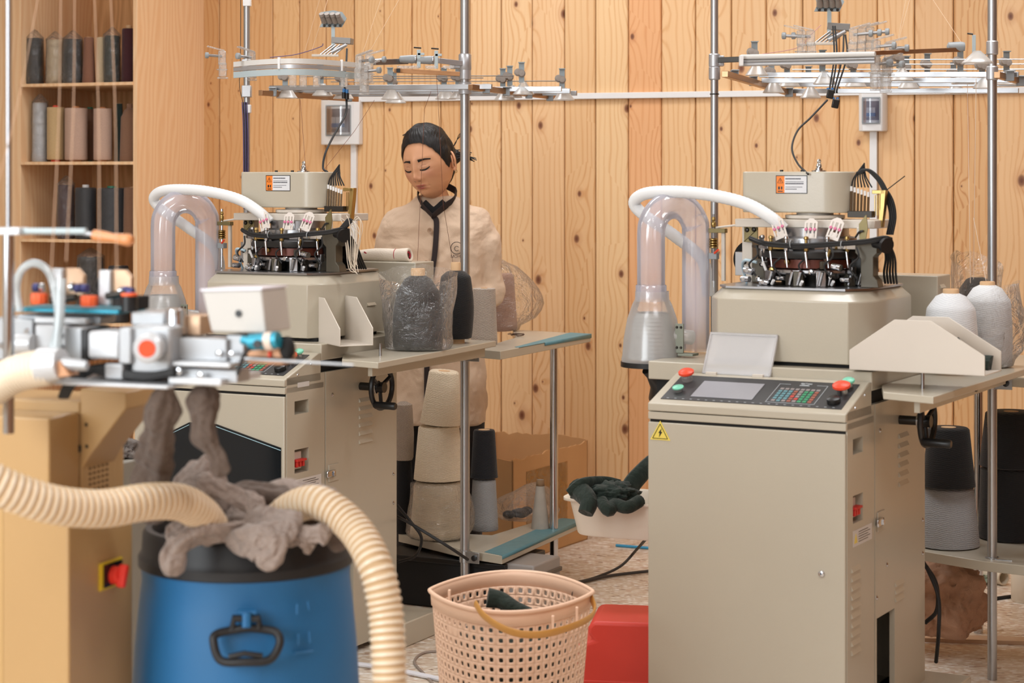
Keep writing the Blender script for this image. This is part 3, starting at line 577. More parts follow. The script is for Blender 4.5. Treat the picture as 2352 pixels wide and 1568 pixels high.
    MB().lathe([(.075, 1.319), (.08, 1.322), (.08, 1.330), (.05, 1.3305), (.05, 1.338)], (-.26, .48, 0), 40).make('cover_base', creaml, t)
    MB().lathe([(.02, 0), (.02, .003), (.010, .005), (.010, .009), (.006, .010), (.008, .014), (.0065, .02), (.0045, .022), (.0045, .024), (.006, .028), (.004, .033), (.0005, .034)], (-.245, .47, 1.447), 20).make('top_nut', chrome, t)
    for x in (-.36, -.3): MB().cyl((x, .49, 1.447), (x, .49, 1.452), .005, n=10).make('cover_screw', black, t)
    ls = thing_part('warning_label', t); x0, x1, z0, z1 = -.346, -.256, 1.388, 1.437; y = .4115
    bx('label_border', black, x0, x1, y - .0004, y, z0, z1, ls, 0); bx('label_orange', P('label_orange', (240, 132, 40), .5), x0 + .002, x0 + .025, y - .0008, y - .0004, z0 + .002, z1 - .002, ls, 0); bx('label_white', P('label_white', (222, 224, 228), .5), x0 + .025, x1 - .002, y - .0008, y - .0004, z0 + .002, z1 - .002, ls, 0)
    m = MB(); a = (x0 + .013, z0 + .035)
    for s_ in range(3): p = [(a[0] + .009 * math.cos(PI / 2 + 2 * PI * q / 3), a[1] - .002 + .009 * math.sin(PI / 2 + 2 * PI * q / 3)) for q in (s_, s_ + 1)]; m.tube([(p[0][0], y - .001, p[0][1]), (p[1][0], y - .001, p[1][1])], .0006, 4)
    m.box(a[0] - .0007, a[0] + .0007, y - .0012, y - .0008, a[1] - .004, a[1] + .003); m.box(a[0] - .006, a[0] - .001, y - .0012, y - .0008, z0 + .011, z0 + .019); m.box(a[0] + .002, a[0] + .006, y - .0012, y - .0008, z0 + .011, z0 + .019); m.box(a[0] - .007, a[0] + .007, y - .0012, y - .0008, z0 + .005, z0 + .0075); m.make('label_symbols', black, ls, 0)
    m = MB(); random.seed(3)
    for k, (zz, ww, hh) in enumerate(((.038, .042, .0035), (.031, .052, .0015), (.025, .05, .0035), (.017, .048, .0015), (.011, .03, .0022))):
        x = x0 + .028
        while x < x0 + .028 + ww:
            s_ = random.uniform(.0018, .003); m.box(x, x + s_, y - .0011, y - .0008, z0 + zz, z0 + zz + hh); x += s_ + .0008
    m.make('label_lettering', P('label_ink', (70, 72, 84), .6), ls, 0)
    # brass finger rack right of the cover, cable bundles
    for k in range(6):
        x = -.152 + k * .0095
        MB().cyl((x, .46, 1.338), (x, .465, 1.395 - .003 * k), .0032, n=8).make('brass_plunger', P('bronze_rod', (104, 84, 62), .35, .8), t); MB().cyl((x, .465, 1.395 - .003 * k), (x, .465, 1.408 - .003 * k), .0036, n=8).make('white_fitting', white, t)
    MB().box(-.158, -.09, .45, .48, 1.325, 1.342).make('plunger_block', dk, t, .001)
    m = MB(); m.box(-.09, -.055, .45, .47, 1.388, 1.398); m.prism([(-.066, 1.398), (-.052, 1.398), (-.055, 1.36), (-.062, 1.30), (-.074, 1.30), (-.068, 1.35)], 1, .45, .47); m.make('brass_bracket', brass, t, .001)
    for k in range(4): MB().cyl((-.088 + k * .006, .47, 1.33), (-.088 + k * .006, .47, 1.385), .0018, n=6).make('brass_wire', brass, t)
    cb = MB(); random.seed(5)
    for k in range(7):
        x = -.152 + k * .0095; cb.tube(sm([(x, .465, 1.405), (x * .6 - .055, .47, 1.44 - abs(k - 3) * .003), (-.12, .48, 1.47 - .004 * k)], 6), .0022, 6)
    cb.make('cable_bundle', rubber, t)
    cb = MB()
    for k in range(6):
        dz = .004 * (k % 3) - .004; dy = .004 * (k // 3)
        cb.tube(sm([(-.40 + .03 * (k % 2), .36 - dy, 1.268 + dz), (-.34, .325 - dy, 1.256 + dz), (-.24, .30 - dy, 1.252 + dz), (-.15, .30 - dy, 1.258 + dz), (-.06, .31 - dy, 1.266 + dz), (-.015, .325 - dy, 1.275 + dz), (.0, .34 + dy, 1.27 + dz)], 6), .0032, 6)
    cb.make('cable_bundle', rubber, t)
    cb = MB()
    for k in range(5): cb.tube(sm([(-.03 + .004 * k, .35, 1.27), (-.035 + .006 * k, .40, 1.225), (-.06 + .008 * k, .46, 1.18), (-.07 + .008 * k, .5, 1.15)], 6), .0032, 6)
    cb.make('cable_bundle', rubber, t)
    for x in (-.26, -.12): MB().torus((x, .302, 1.257), .010, .0015, RY(90), 16, 6).make('cable_tie', grey, t)
    pu = MB(); pu.cyl((-.045, .34, 1.262), (-.012, .325, 1.258), .013); pu.cyl((-.012, .325, 1.258), (-.004, .32, 1.256), .021); pu.make('black_roller', black, t)
    # left side gear
    MB().lathe([(.048, -.006), (.055, -.004), (.055, .004), (.048, .006)], (-.50, .62, 1.20), 40, RX(90)).make('belt_wheel', blackm, t)
    bx('stepper_motor', black, -.50, -.462, .5, .55, 1.16, 1.225, t, .003); bx('motor_cap', steel, -.50, -.462, .497, .5, 1.16, 1.225, t, .001)
    bx('left_rail', creaml, -.53, -.52, .47, .48, 1.145, 1.29, t, .001); bx('rail_bracket', P('olive_brass', (128, 116, 80), .4, .6), -.565, -.515, .46, .48, 1.278, 1.29, t, .001); MB().tube([(-.545, .47, 1.292), (-.46, .46, 1.303)], .003, 6).make('rail_strap', creaml, t)
    MB().cyl((-.553, .47, 1.145), (-.553, .47, 1.33), .004, n=8).make('guide_rod', steel, t)
    for k in range(4): MB().lathe([(.009, 0), (.012, .002), (.012, .005), (.009, .007)], (-.553, .47, 1.235 + k * .007), 16).make('brass_disc', brass, t)
    bx('grey_slider', grey, -.567, -.54, .46, .48, 1.205, 1.222, t, .001); MB().cyl((-.545, .458, 1.222), (-.53, .45, 1.232), .003, n=8).make('red_pin', red, t)
    MB().lathe([(.004, 0), (.007, .006), (.007, .014), (.004, .018), (.006, .022), (.004, .03), (.001, .032)], (-.553, .47, 1.292), 14).make('brass_tip', brass, t)
    m = MB(); m.box(-.45, -.41, .44, .443, 1.255, 1.297); m.prism([(-.45, 1.255), (-.41, 1.29), (-.415, 1.3), (-.44, 1.3)], 1, .437, .44); m.make('cam_plate', P('olive_brass', (128, 116, 80)), t, .001)
    for (x, z) in ((-.44, 1.288), (-.42, 1.29), (-.448, 1.20)): MB().lathe([(.007, 0), (.005, .004), (.001, .005)], (x, .437, z), 12, RX(90)).make('bolt_head', dk, t)
    lv = MB(); lv.prism([(-.09, 1.262), (-.075, 1.262), (-.068, 1.30), (-.072, 1.335), (-.092, 1.31)], 1, .352, .356); lv.make('brass_lever', P('olive_brass', (128, 116, 80)), t, 0); MB().tube(sm([(-.1, .348, 1.275), (-.088, .346, 1.29), (-.078, .346, 1.292)], 5), .003, 6).make('lever_handle', black, t)
    MB().tube(sm([(-.425, .40, 1.147), (-.425, .37, 1.19), (-.405, .34, 1.21), (-.37, .335, 1.205)], 8), .004, 8).make('air_tube', P('pale_blue_tube', (176, 200, 212), .3), t)
    # suction: cone, clear U-pipe, white ribbed hose
    pc = Vector((-.675, .33, 0))
    MB().lathe([(.083, .926), (.084, .935), (.0815, .945), (.078, .99), (.068, 1.045), (.054, 1.085), (.047, 1.098), (.046, 1.12)], pc, 40, cap=False).make('filter_cone', film('smoky_cone', (244, 242, 240), .34, .2, .1, 8, .5, .5), t, 0)
    MB().lathe([(.086, .914), (.086, .928), (.07, .926)], pc, 40).make('cone_base', black, t)
    sc_ = MB()
    for k in range(12): z = .945 + k * .0105; r = .07 - max(0, z - .95) * .16; sc_.torus((pc.x, pc.y, z), r, .0011, None, 32, 4)
    sc_.lathe([(.066, .935), (.052, 1.04), (.044, 1.06)], pc, 24, cap=False); sc_.make('filter_mesh', P('mesh_grey', (176, 178, 178), .5, .3, .2, 60), t)
    fb = MB(); fb.lathe([(.001, .012), (.03, .010), (.055, -.012), (.058, -.014), (.058, -.010), (.032, .016), (.02, .05), (.02, .07)], (pc.x + .025, pc.y + .02, .862), 40, RY(-28) @ RX(38)); fb.cyl((pc.x + .03, pc.y + .04, .88), (pc.x + .0, pc.y, .916), .03); fb.make('blower_funnel', black, t)
    bx('cone_bracket', P('bracket_olive', (134, 138, 126), .4, .5), -.60, -.575, .315, .32, .955, 1.035, t, .001); bx('cone_bracket', P('bracket_olive', (134, 138, 126)), -.59, -.545, .31, .35, .948, .955, t, .001)
    for (x, z) in ((-.594, 1.025), (-.582, 1.025), (-.594, .97), (-.582, .97)): MB().lathe([(.004, 0), (.003, .003), (.0005, .003)], (x, .315, z), 10, RX(90)).make('bolt_head', dk, t)
    MB().tube(sm([(-.61, .33, 1.0), (-.585, .34, .998), (-.57, .36, .995)], 4), .02, 12).make('cone_outlet', film('smoky_cone', (244, 242, 240), .34), t)
    xa, xb, ya, yb_ = -.678, -.602, .33, .46
    pts = [(xa, ya, 1.10), (xa, ya, 1.2), (xa, ya, 1.28)]
    for k in range(1, 8): a = PI - PI * k / 8; u = .5 - .5 * math.cos(a); u = .5 + .5 * math.cos(a); pts.append((xa + (xb - xa) * u, ya + (yb_ - ya) * u, 1.28 + .075 * math.sin(a)))
    pts += [(xb, yb_, 1.28), (xb, yb_, 1.1), (xb, yb_, .95)]
    MB().tube(sm(pts, 5), .0385, 28, False).make('clear_pipe', pipem, t)
    MB().lathe([(.043, 1.092), (.0425, 1.135), (.041, 1.137)], (xa, ya, 0), 32, cap=False).make('pipe_collar', pipem, t)
    hp = sm([(-.59, .52, 1.10), (-.60, .50, 1.2), (-.655, .43, 1.27), (-.73, .40, 1.325), (-.755, .385, 1.36), (-.72, .375, 1.385), (-.64, .37, 1.392), (-.53, .37, 1.385), (-.42, .37, 1.362), (-.345, .37, 1.325), (-.31, .38, 1.292)], 16)
    MB().tube(hp, [.0165 + .0009 * (i % 2) for i in range(len(hp))], 16).make('white_hose', hose_w, t, smooth=80)
    return t
def thing_part(name, parent):
    o = bpy.data.objects.new(name, None); COL.objects.link(o); o.parent = parent; return o
MR = machine(); MR.location = FR.o; MR.rotation_euler = (0, 0, -FR.t)
MR['label'] = 'nearer cream sock knitting machine on the right with a lightning warning triangle on its door'; MR['group'] = 'cream sock knitting machines'
ML = dup(MR, FL.o, -FL.t, 'cream sock knitting machine at the centre left with a black shape on its door')
# parts only the right one shows
m = MB().prism([(-.523, .763), (-.467, .763), (-.495, .812)], 1, -.0075, -.006).make('warning_sign', yellow, MR, .0)
m = MB(); T = [(-.516, .767), (-.474, .767), (-.495, .804)]
for k in range(3): a, b = T[k], T[(k + 1) % 3]; m.tube([(a[0], -.008, a[1]), (b[0], -.008, b[1])], .0009, 4)
m.prism([(-.491, .793), (-.500, .781), (-.496, .781), (-.498, .770), (-.489, .784), (-.493, .784)], 1, -.0085, -.0075); m.make('warning_sign_mark', black, MR, 0)
MB().lathe([(.008, 0), (.008, .004), (.005, .006), (.001, .006)], (-.062, -.006, .464), 16, RX(90)).make('door_lock', chrome, MR)
LMt = Matrix.Translation((-.36, .175, .918)) @ RX(-28)
o = MB().box(-.098, .092, 0, .004, 0, .118, LMt).make('panel_lid', film('lid_frosted', (250, 250, 252), .95, .15, .05, 10, .5, .4), MR, .002)
f = MB()
for (a, b, c, d) in ((-.098, .092, .112, .118), (-.098, -.093, 0, .118), (.087, .092, 0, .118), (-.098, .092, 0, .004)): f.box(a, b, -.004, .006, c, d, LMt)
f.make('lid_frame', film('lid_edge', (250, 250, 252), .7, .15, .05, 10, .5, .4), MR, .001)
for x in (-.085, .045): bx('lid_hinge', creaml, -.36 + x, -.33 + x, .165, .178, .916, .924, MR, .001)
CMm = Matrix.Translation((0, .004, .8605)) @ Matrix.Rotation(math.atan2(.058, .164), 4, 'X')
for (x, v, r, mt, h) in ((-.478, .128, .0205, red, .028), (-.475, .062, .015, green, .014)):
    o = MB().lathe([(r * .7, 0), (r * .7, h * .7)], (x, v, 0), 18).make('button_collar', film('clear_collar', (230, 230, 230), .3), MR); o.matrix_basis = CMm
    o = MB().lathe([(r * .7, h * .6), (r, h * .75), (r, h * .95), (r * .75, h * 1.08), (.001, h * 1.15)], (x, v, 0), 24).make('push_button', mt, MR); o.matrix_basis = CMm
m = MB()
for k in range(7):
    m.tube(sm([(-.14 + .004 * (k % 3), .47, 1.44 + .003 * (k % 2)), (-.115 + .004 * (k % 3), .475, 1.452), (-.085 + .005 * (k % 3), .48, 1.425), (-.062 + .005 * (k % 4), .48, 1.38), (-.05 + .005 * (k % 4), .48, 1.33), (-.055 + .005 * (k % 4), .47, 1.28)], 6), .0032, 6)
m.tube([(-.06, .47, 1.395), (.0, .45, 1.435)], .0014, 5)
m.make('thick_cable_bundle', rubber, MR)
# parts only the left one shows
hx2 = [(-.53, .657), (-.39, .70), (-.28, .70), (-.005, .655), (-.005, .575), (-.28, .50), (-.53, .50)]
hx2 = [(-.50, .64), (-.33, .718), (-.235, .718), (-.012, .663), (-.012, .56), (-.235, .49), (-.40, .49), (-.50, .56)]
MB().prism(hx2, 1, -.0085, -.0063).make('door_emblem', P('gloss_black', (12, 20, 26), .15), ML, 0)
m = MB()
for a, b in ((hx2[1], hx2[0]), (hx2[2], hx2[3]), (hx2[4], hx2[5])): m.tube([(a[0], -.0092, a[1] + (-.007 if a[1] > .6 else .006)), (b[0], -.0092, b[1] + (-.007 if a[1] > .6 else .006))], .0011, 4)
m.make('emblem_line', P('pale_blue_line', (172, 208, 220), .5), ML, 0)
bx('white_sticker', P('sticker_white', (214, 210, 206)), 0, .0008, .06, .12, .828, .842, ML, 0)
m = MB(); random.seed(4)
for k in range(15):
    a0 = Vector((.0, .345, 1.29)); c1 = Vector((random.uniform(-.03, .03), random.uniform(-.02, .02), random.uniform(-.02, .03))); 
    m.tube(sm([a0 + c1 * .3, a0 + c1, a0 + c1 + Vector((.012, 0, -.03)) , a0 + c1 * .5 + Vector((.01, 0, -.07 - .06 * random.random())), a0 + Vector((random.uniform(0, .03), 0, -.12 - .03 * random.random()))], 4), .0011, 4)
m.make('waste_yarn_tangle', P('waste_yarn', (226, 214, 196), .9), ML)['kind'] = 'stuff'
m = MB()
for k in range(5): m.cyl((-.025 + .003 * k, .33, 1.275), (.002 + .003 * k, .335, 1.305), .006, n=8)
m.make('bound_cable_end', rubber, ML)
for o_ in (ML, MR): pass
# yarn shelf wings, catch trays
def wing(fr, rz, poly, label):
    t = thing('wing_shelf', label, 'shelf', fr.o, rz, 'side wing shelves of the sock machines'); w_ = MB(); w_.prism(poly, 2, .887, .905); w_.make('shelf_top', cream, t, .002)
    return t
WL = wing(FL, -FL.t, [(.09, .155), (.232, .12), (.19, .93), (.004, .95), (.004, .3)], 'narrow cream wing shelf beside the centre-left machine holding black cones')
bx('shelf_skirt', cream, .15, .165, .20, .90, .855, .887, WL, .001)
WR = wing(FR, -FR.t, [(.06, .095), (.20, .05), (.215, .94), (.004, .94), (.004, .25)], 'narrow cream wing shelf beside the right machine holding white cones')
bx('shelf_skirt', cream, .13, .145, .12, .90, .855, .887, WR, .001)
for W_ in (WL, WR):
    MB().cyl((.0, .60, .872), (.15, .60, .872), .01).make('shelf_arm', dsteel, W_)
def tray(loc, rz, L, dpt, h, label, post):
    t = thing('catch_tray', label, 'tray', loc, rz, 'bent sheet catch trays'); a = L / 2
    for y in (-dpt / 2, dpt / 2 - .003): MB().prism([(-a, 0), (a, 0), (a, h * .38), (a * .22 + .0, h), (-a * .22 - a * .1, h), (-a, h * .38)], 1, y, y + .003).make('side_plate', creaml, t, .0012)
    bx('tray_bottom', creaml, -a, a, -dpt / 2, dpt / 2, 0, .003, t, .001)
    MB().cyl((0 + post[0], post[1], -post[2]), (post[0], post[1], 0), .0045, n=12).make('tray_post', steel, t); return t
# right tray: post stands on the wing
pw = FR.Z(2124, 892, .905); P0 = FR.w(pw.x, pw.y, .905); D0 = P0.y
def zat(py, D): return H - (py - HY) / F_ * D
TR = tray((P0.x + .005, P0.y + .02, zat(852, D0)), -math.radians(29), .345, .15, .130, 'large pale bent catch tray on the right machine with a dark green scrap in it', (0, -.02, zat(852, D0) - .905))
pw = FL.Z(880, 818, .905); P1 = FL.w(pw.x, pw.y, .905); D1 = P1.y
TL = tray((P1.x - .145, P1.y + .08, zat(790, D1)), -math.radians(64), .33, .105, .134, 'small pale bent catch tray beside the bagged black cone', (.115, .095, zat(790, D1) - .905))
# ================================================================ overhead yarn creels, poles, side tables
tube_m = galv; OR = 4600.0
coned = film('guide_cone_clear', (238, 236, 232), .35, .3, .1, 12, .4, .5)
def tensioner(root, p, s=1.0, up=True, flip=1, low=True):
    """bracket with two grey discs over a clear bell guide"""
    x, y, z = p; o = MB(); o.box(x - .009, x + .009, y, y + .003, z - .02 * s, z + .045 * s); o.box(x - .011, x + .011, y - .012, y + .003, z + .045 * s, z + .048 * s); o = o.make('tension_bracket', P('bracket_grey_blue', (150, 160, 164), .4, .4), root, 0)
    for (dx, dz) in ((-.012, .014), (.0, .010)):
        MB().lathe([(.001, -.03), (.0095, -.029), (.010, -.012), (.006, -.010), (.006, -.004), (.013, -.002), (.013, 0)], (0, 0, 0), 16, Matrix.Translation((x + dx * s, y - .002, z + dz * s)) @ RX(-90)).make('tension_disc', P('knob_taupe', (150, 140, 132), .45), o)
    MB().lathe([(.0095, 0), (.012, -.006), (.034 * s, -.038 * s), (.036 * s, -.040 * s), (.034 * s, -.041 * s)], (x + .006, y - .005, z - .018 * s), 20, cap=False).make('bell_guide', coned, root, solid=.0012)
def finger(root, p, d=(-.8, -.5), s=1.0):
    x, y, z = p; u = Vector((d[0], d[1], 0)).normalized(); b = MB(); M = Matrix.Translation((x, y, z)) @ Matrix.Rotation(math.atan2(u.y, u.x), 4, 'Z')
    b.box(-.012, .012, -.008, .008, -.012, .032, M); b.box(-.014, .010, -.01, .01, -.05, -.006, M); b.box(-.02, .016, -.003, .003, -.058, -.052, M); b.box(-.018, .018, -.002, .002, -.03, -.026, M)
    o = b.make('feeder_body', clear, root, .002)
    MB().box(-.008, .05, -.009, .009, 0, .004, Matrix.Translation((x, y, z + .033)) @ Matrix.Rotation(math.atan2(u.y, u.x), 4, 'Z') @ RY(-14)).make('feeder_flap', clear, o, .001)
    MB().cyl((x, y, z + .015), (x + u.x * .045, y + u.y * .045, z + .018), .0045, n=10).make('feeder_stem', steel, o); MB().lathe([(.009, 0), (.010, .003), (.010, .010), (.007, .012)], (x + u.x * .043, y + u.y * .043, z + .018), 16, Vector((u.x, u.y, 0)).to_track_quat('Z', 'Y').to_matrix().to_4x4()).make('feeder_knob', grey, o)
def rail(root, a, b, hw=.007, hh=.009, mat=None, name='rail'):
    a = Vector(a); b = Vector(b); d = b - a; M = Matrix.Translation(a) @ d.to_track_quat('X', 'Z').to_matrix().to_4x4()
    return MB().box(0, d.length, -hw, hw, -hh, hh, M).make(name, mat or steel, root, .001)
def clip(root, p): 
    m = MB(); x, y, z = p; m.box(x - .012, x + .012, y - .012, y + .012, z - .015, z + .012); m.box(x - .012, x + .012, y - .03, y + .01, z + .011, z + .015); m.make('rail_clip', P('clip_grey', (150, 158, 164), .4), root, .002)
def pole(root, p, r, z0, z1, mat=None): return MB().cyl((p.x, p.y, z0), (p.x, p.y, z1), r, n=24).make('pole', mat or tube_m, root)
def clampp(root, p, z, r=.0): 
    MB().lathe([(.016 + r, -.02), (.0185 + r, -.018), (.0185 + r, .018), (.016 + r, .02)], (p.x, p.y, z), 20).make('pole_clamp', alu, root)
def sensor_head(root, p, s=1.0):
    """four-eyed knob plate on a stem above a motor box and linkage"""
    x, y, z = p
    pl = MB(); pl.prism([(-.045, 0), (.03, .0), (.045, .03), (.03, .052), (-.0, .058), (-.042, .052), (-.035, .02)], 1, 0, .003); 
    for i in range(len(pl.v)): v = RX(-12) @ Vector(pl.v[i]); pl.v[i] = tuple(Vector((x, y, z)) + v)
    pl.make('sensor_plate', P('bracket_grey_blue', (150, 160, 164)), root, 0)
    for k in range(4):
        xx = x - .034 + k * .018
        o = MB(); o.cyl((xx + .006, y - .004, z + .018), (xx, y - .03, z + .034), .011, .008, 16); o.cyl((xx, y - .03, z + .034), (xx - .002, y - .036, z + .042), .009, .0085, 16); o.make('sensor_eye', P('knob_taupe', (150, 140, 132)), root)
        MB().lathe([(.0045, 0), (.003, .004), (.0005, .004)], (xx + .004, y - .004, z + .004), 10, RX(90)).make('plate_bolt', dsteel, root)
    MB().box(x - .006, x + .006, y, y + .003, z - .085, z + .003).make('stem', P('pale_metal', (176, 190, 194), .4, .3), root, 0)
    MB().cbox((x + .03, y + .02, z - .045), (.066, .05, .02), RZ(-8) @ RY(4)).make('motor_case', P('motor_case_grey', (128, 124, 120), .4, .3), root, .001)
    for k in range(5):
        dx = .012 * k; MB().cyl((x - .045 + dx, y - .01, z - .095), (x + .0 + dx, y - .01, z - .06), .0024, n=8).make('link_rod', steel, root)
    MB().box(x - .07, x + .02, y - .02, y - .01, z - .1, z - .092).make('link_bar', creaml, root, .001); MB().cyl((x - .005, y - .01, z - .085), (x + .045, y - .01, z - .06), .006, n=12).make('air_cylinder', alu, root)
def pp(r, *a): return tuple(at(*a))
# ---- left creel
CLc = thing('yarn_creel', 'overhead clear and metal yarn creel above the centre-left machine', 'yarn creel', (0, 0, 0), 0, 'overhead yarn creels')
pA = at(567, 0, 6.74); pB = at(1068, 0, 6.56)
pole(CLc, pA, .011, .0, 2.9); pole(CLc, pB, .0155, 0, 2.9)
for py in (5, 250, 430): MB().box(pA.x - .012, pA.x + .014, pA.y - .014, pA.y + .014, zat(py, 6.74) - .014, zat(py, 6.74) + .014).make('cable_strap', white, CLc, .002)
for py in (150, 210): MB().box(pA.x - .016, pA.x + .016, pA.y - .018, pA.y + .016, zat(py, 6.74) - .02, zat(py, 6.74) + .02).make('pole_clamp', alu, CLc, .003)
for k in range(5): MB().tube(sm([(pA.x - .014 + .004 * k, pA.y - .014, zat(235, 6.74)), (pA.x - .010 + .004 * k, pA.y - .016, zat(300 + 8 * k, 6.74)), (pA.x - .008 + .003 * k, pA.y - .014, zat(480, 6.74))], 6), .0018, 6).make('pole_wire', rubber if k % 2 else P('violet_wire', (86, 70, 120), .5), CLc)
MB().tube(sm([(pA.x - .018, pA.y - .01, 2.9), (pA.x - .02, pA.y - .01, zat(90, 6.74)), (pA.x - .024, pA.y - .01, zat(190, 6.74)), (pA.x - .012, pA.y - .014, zat(235, 6.74))], 6), .0012, 5).make('pole_wire', rubber, CLc)
# curved feeder rail, its front turned to the camera
c0 = at(690, 152, 6.25); arc = []
for k in range(25):
    u = k / 24; px = 536 + (850 - 536) * u; D = 6.42 - .28 * math.sin(PI * min(1, u * .93 + .1)) ; arc.append((px, D))
def band(name, mat, dy0, dy1, th, par):
    b = MB(); n = len(arc); v = []
    zc = zat(150, 6.2)
    for (px, D) in arc:
        q = at(px, 0, D); z0 = zc + dy0; z1 = zc + dy1
        v += [(q.x, q.y, z0), (q.x, q.y, z1), (q.x, q.y + th, z1), (q.x, q.y + th, z0)]
    f = []
    for i in range(n - 1):
        for k in range(4): f.append((i * 4 + k, i * 4 + (k + 1) % 4, (i + 1) * 4 + (k + 1) % 4, (i + 1) * 4 + k))
    f += [(0, 1, 2, 3), ((n - 1) * 4 + 3, (n - 1) * 4 + 2, (n - 1) * 4 + 1, (n - 1) * 4)]
    return b.add(v, f).make(name, mat, par, 0)
wrail = P('white_satin_rail', (214, 212, 208), .35); 
band('curved_rail', wrail, .002, .018, .02, CLc); band('curved_rail', alu, -.012, .0, .016, CLc); band('curved_rail', P('pale_metal', (176, 190, 194)), -.033, -.014, .012, CLc)
for (px, D) in (arc[8], arc[19]): q = at(px, 0, D); MB().box(q.x - .004, q.x + .004, q.y - .003, q.y + .01, zat(150, 6.2) - .014, zat(150, 6.2) + .022).make('rail_band', white, CLc, .001)
for (px, py, D, d) in ((510, 140, 6.5, (-.95, -.2)), (577, 143, 6.3, (-.6, -.5)), (826, 152, 6.2, (.7, -.5)), (848, 150, 6.3, (.9, -.2)), (838, 175, 6.25, (.8, -.3))): finger(CLc, at(px, py, D), d)
for px in (672, 696, 727, 790): q = at(px, 182, 6.3); MB().box(q.x - .011, q.x + .011, q.y, q.y + .012, q.z - .024, q.z + .018).make('hanging_guide', clear, CLc, .002)
# square bars across
rail(CLc, at(860, 143, 6.35), at(935, 141, 6.45)); rail(CLc, at(1005, 139, 6.5), at(1062, 146, 6.55), .009, .008, alu)
for (px, py) in ((955, 136), (995, 138)):
    q = at(px, py, 6.42); MB().lathe([(.0, -.055), (.011, -.05), (.014, -.01), (.012, 0)], (0, 0, 0), 16, Matrix.Translation(q) @ RY(90)).make('rail_sleeve', grey, CLc); MB().torus(q, .012, .003, RY(90), 16, 6).make('spring', steel, CLc)
    MB().box(q.x + .004, q.x + .016, q.y - .01, q.y - .006, q.z - .028, q.z + .03).make('slot_arm', P('pale_metal', (176, 190, 194)), CLc, .001); MB().tube([(q.x - .006, q.y - .01, q.z + .037), (q.x + .018, q.y - .01, q.z + .035)], .0025, 6).make('cap_pin', dsteel, CLc); MB().box(q.x + .006, q.x + .028, q.y - .01, q.y - .004, q.z + .012, q.z + .02, None).make('arm_hook', P('pale_metal', (176, 190, 194)), CLc, .001)
MB().box(pB.x - .05, pB.x - .012, pB.y - .012, pB.y + .012, zat(150, 6.56) - .012, zat(150, 6.56) + .014).make('pole_clamp', alu, CLc, .004)
MB().lathe([(.018, -.028), (.021, -.024), (.021, .024), (.018, .028)], (pB.x, pB.y, zat(143, 6.56)), 20).make('pole_clamp', alu, CLc); MB().lathe([(.018, -.02), (.021, -.018), (.021, .018), (.018, .02)], (pB.x, pB.y, zat(203, 6.56)), 20).make('pole_clamp', alu, CLc); MB().lathe([(.018, -.018), (.020, -.016), (.020, .016), (.018, .018)], (pB.x, pB.y, zat(170, 6.56)), 20).make('pole_clamp', alu, CLc)
rail(CLc, at(905, 162, 6.35), at(1056, 170, 6.38), .006, .007, P('birch_bar', (186, 138, 96), .5, .2)); MB().box(*[v for v in (at(915, 162, 6.34).x - .006, at(915, 162, 6.34).x + .006, 6.33, 6.342)], at(915, 162, 6.34).z - .006, at(915, 162, 6.34).z + .006).make('black_tape', black, CLc, 0)
for px in (925, 950, 990, 1030): q = at(px, 163, 6.36); MB().box(q.x - .018, q.x + .018, q.y - .012, q.y + .012, q.z + .008, q.z + .016).make('rail_guide', clear, CLc, .002)
# side beam with clips, and the low rails of tensioners
bmat = P('warm_steel_bar', (176, 138, 104), .3, .8)
rail(CLc, at(598, 213, 6.62), at(820, 228, 7.1), .008, .009, bmat); rail(CLc, at(1080, 200, 6.42), at(1283, 224, 6.95), .008, .009, bmat)
for (px, py, D) in ((627, 211, 6.68), (688, 216, 6.82), (746, 220, 6.95), (801, 224, 7.05)): clip(CLc, at(px, py, D))
for (px, py, D) in ((1117, 204, 6.5), (1163, 210, 6.62), (1215, 216, 6.75), (1263, 222, 6.88)): clip(CLc, at(px, py, D))
for (py, D, x0, x1) in ((205, 6.82, 640, 1290), (210, 6.95, 700, 1310), (215, 7.05, 780, 1325), (200, 6.7, 620, 1130)): rail(CLc, at(x0, py + 2, D), at(x1, py - 1, D - .25), .006, .008, steel)
for (py, D, x0, x1) in ((174, 6.8, 690, 1180), (179, 6.9, 730, 1110), (186, 7.0, 760, 1285)): MB().cyl(at(x0, py + 2, D), at(x1, py, D - .2), .0018, n=6).make('thin_rod', steel, CLc)
random.seed(11)
for (px, py, D) in ((655, 185, 6.72), (737, 180, 6.8), (785, 188, 6.95), (896, 188, 6.72), (905, 197, 6.85), (1020, 188, 6.78), (1052, 186, 6.7), (1155, 190, 6.72), (1171, 184, 6.72), (1198, 176, 6.62), (1291, 190, 6.75)): tensioner(CLc, at(px, py, D), 1.0)
sensor_head(CLc, at(765, 62, 6.7), 1)
MB().tube(sm([at(797, 112, 6.6), at(795, 150, 6.55), at(790, 190, 6.5), at(796, 215, 6.5)], 6), .0032, 8).make('air_hose', rubber, CLc)
for (px, py) in ((790, 212), (797, 214)):
    q = at(px, py, 6.48); MB().cyl(q + Vector((0, 0, .012)), q + Vector((0, 0, -.002)), .005, n=10).make('blue_collar', P('blue_collar', (60, 120, 180), .4), CLc); MB().cyl(q, q + Vector((0, 0, -.02)), .007, n=10).make('air_fitting', black, CLc)
MB().tube(sm([at(796, 225, 6.49), at(794, 262, 6.45), at(770, 305, 6.35), at(748, 350, 6.25), at(742, 385, 6.22), at(752, 395, 6.2)], 8), .0035, 8).make('air_hose', rubber, CLc)
MB().tube(sm([at(620, 132, 6.6), at(680, 125, 6.6), at(735, 108, 6.6), at(742, 100, 6.6)], 8), .0013, 6).make('wire', P('violet_wire', (140, 110, 170)), CLc)
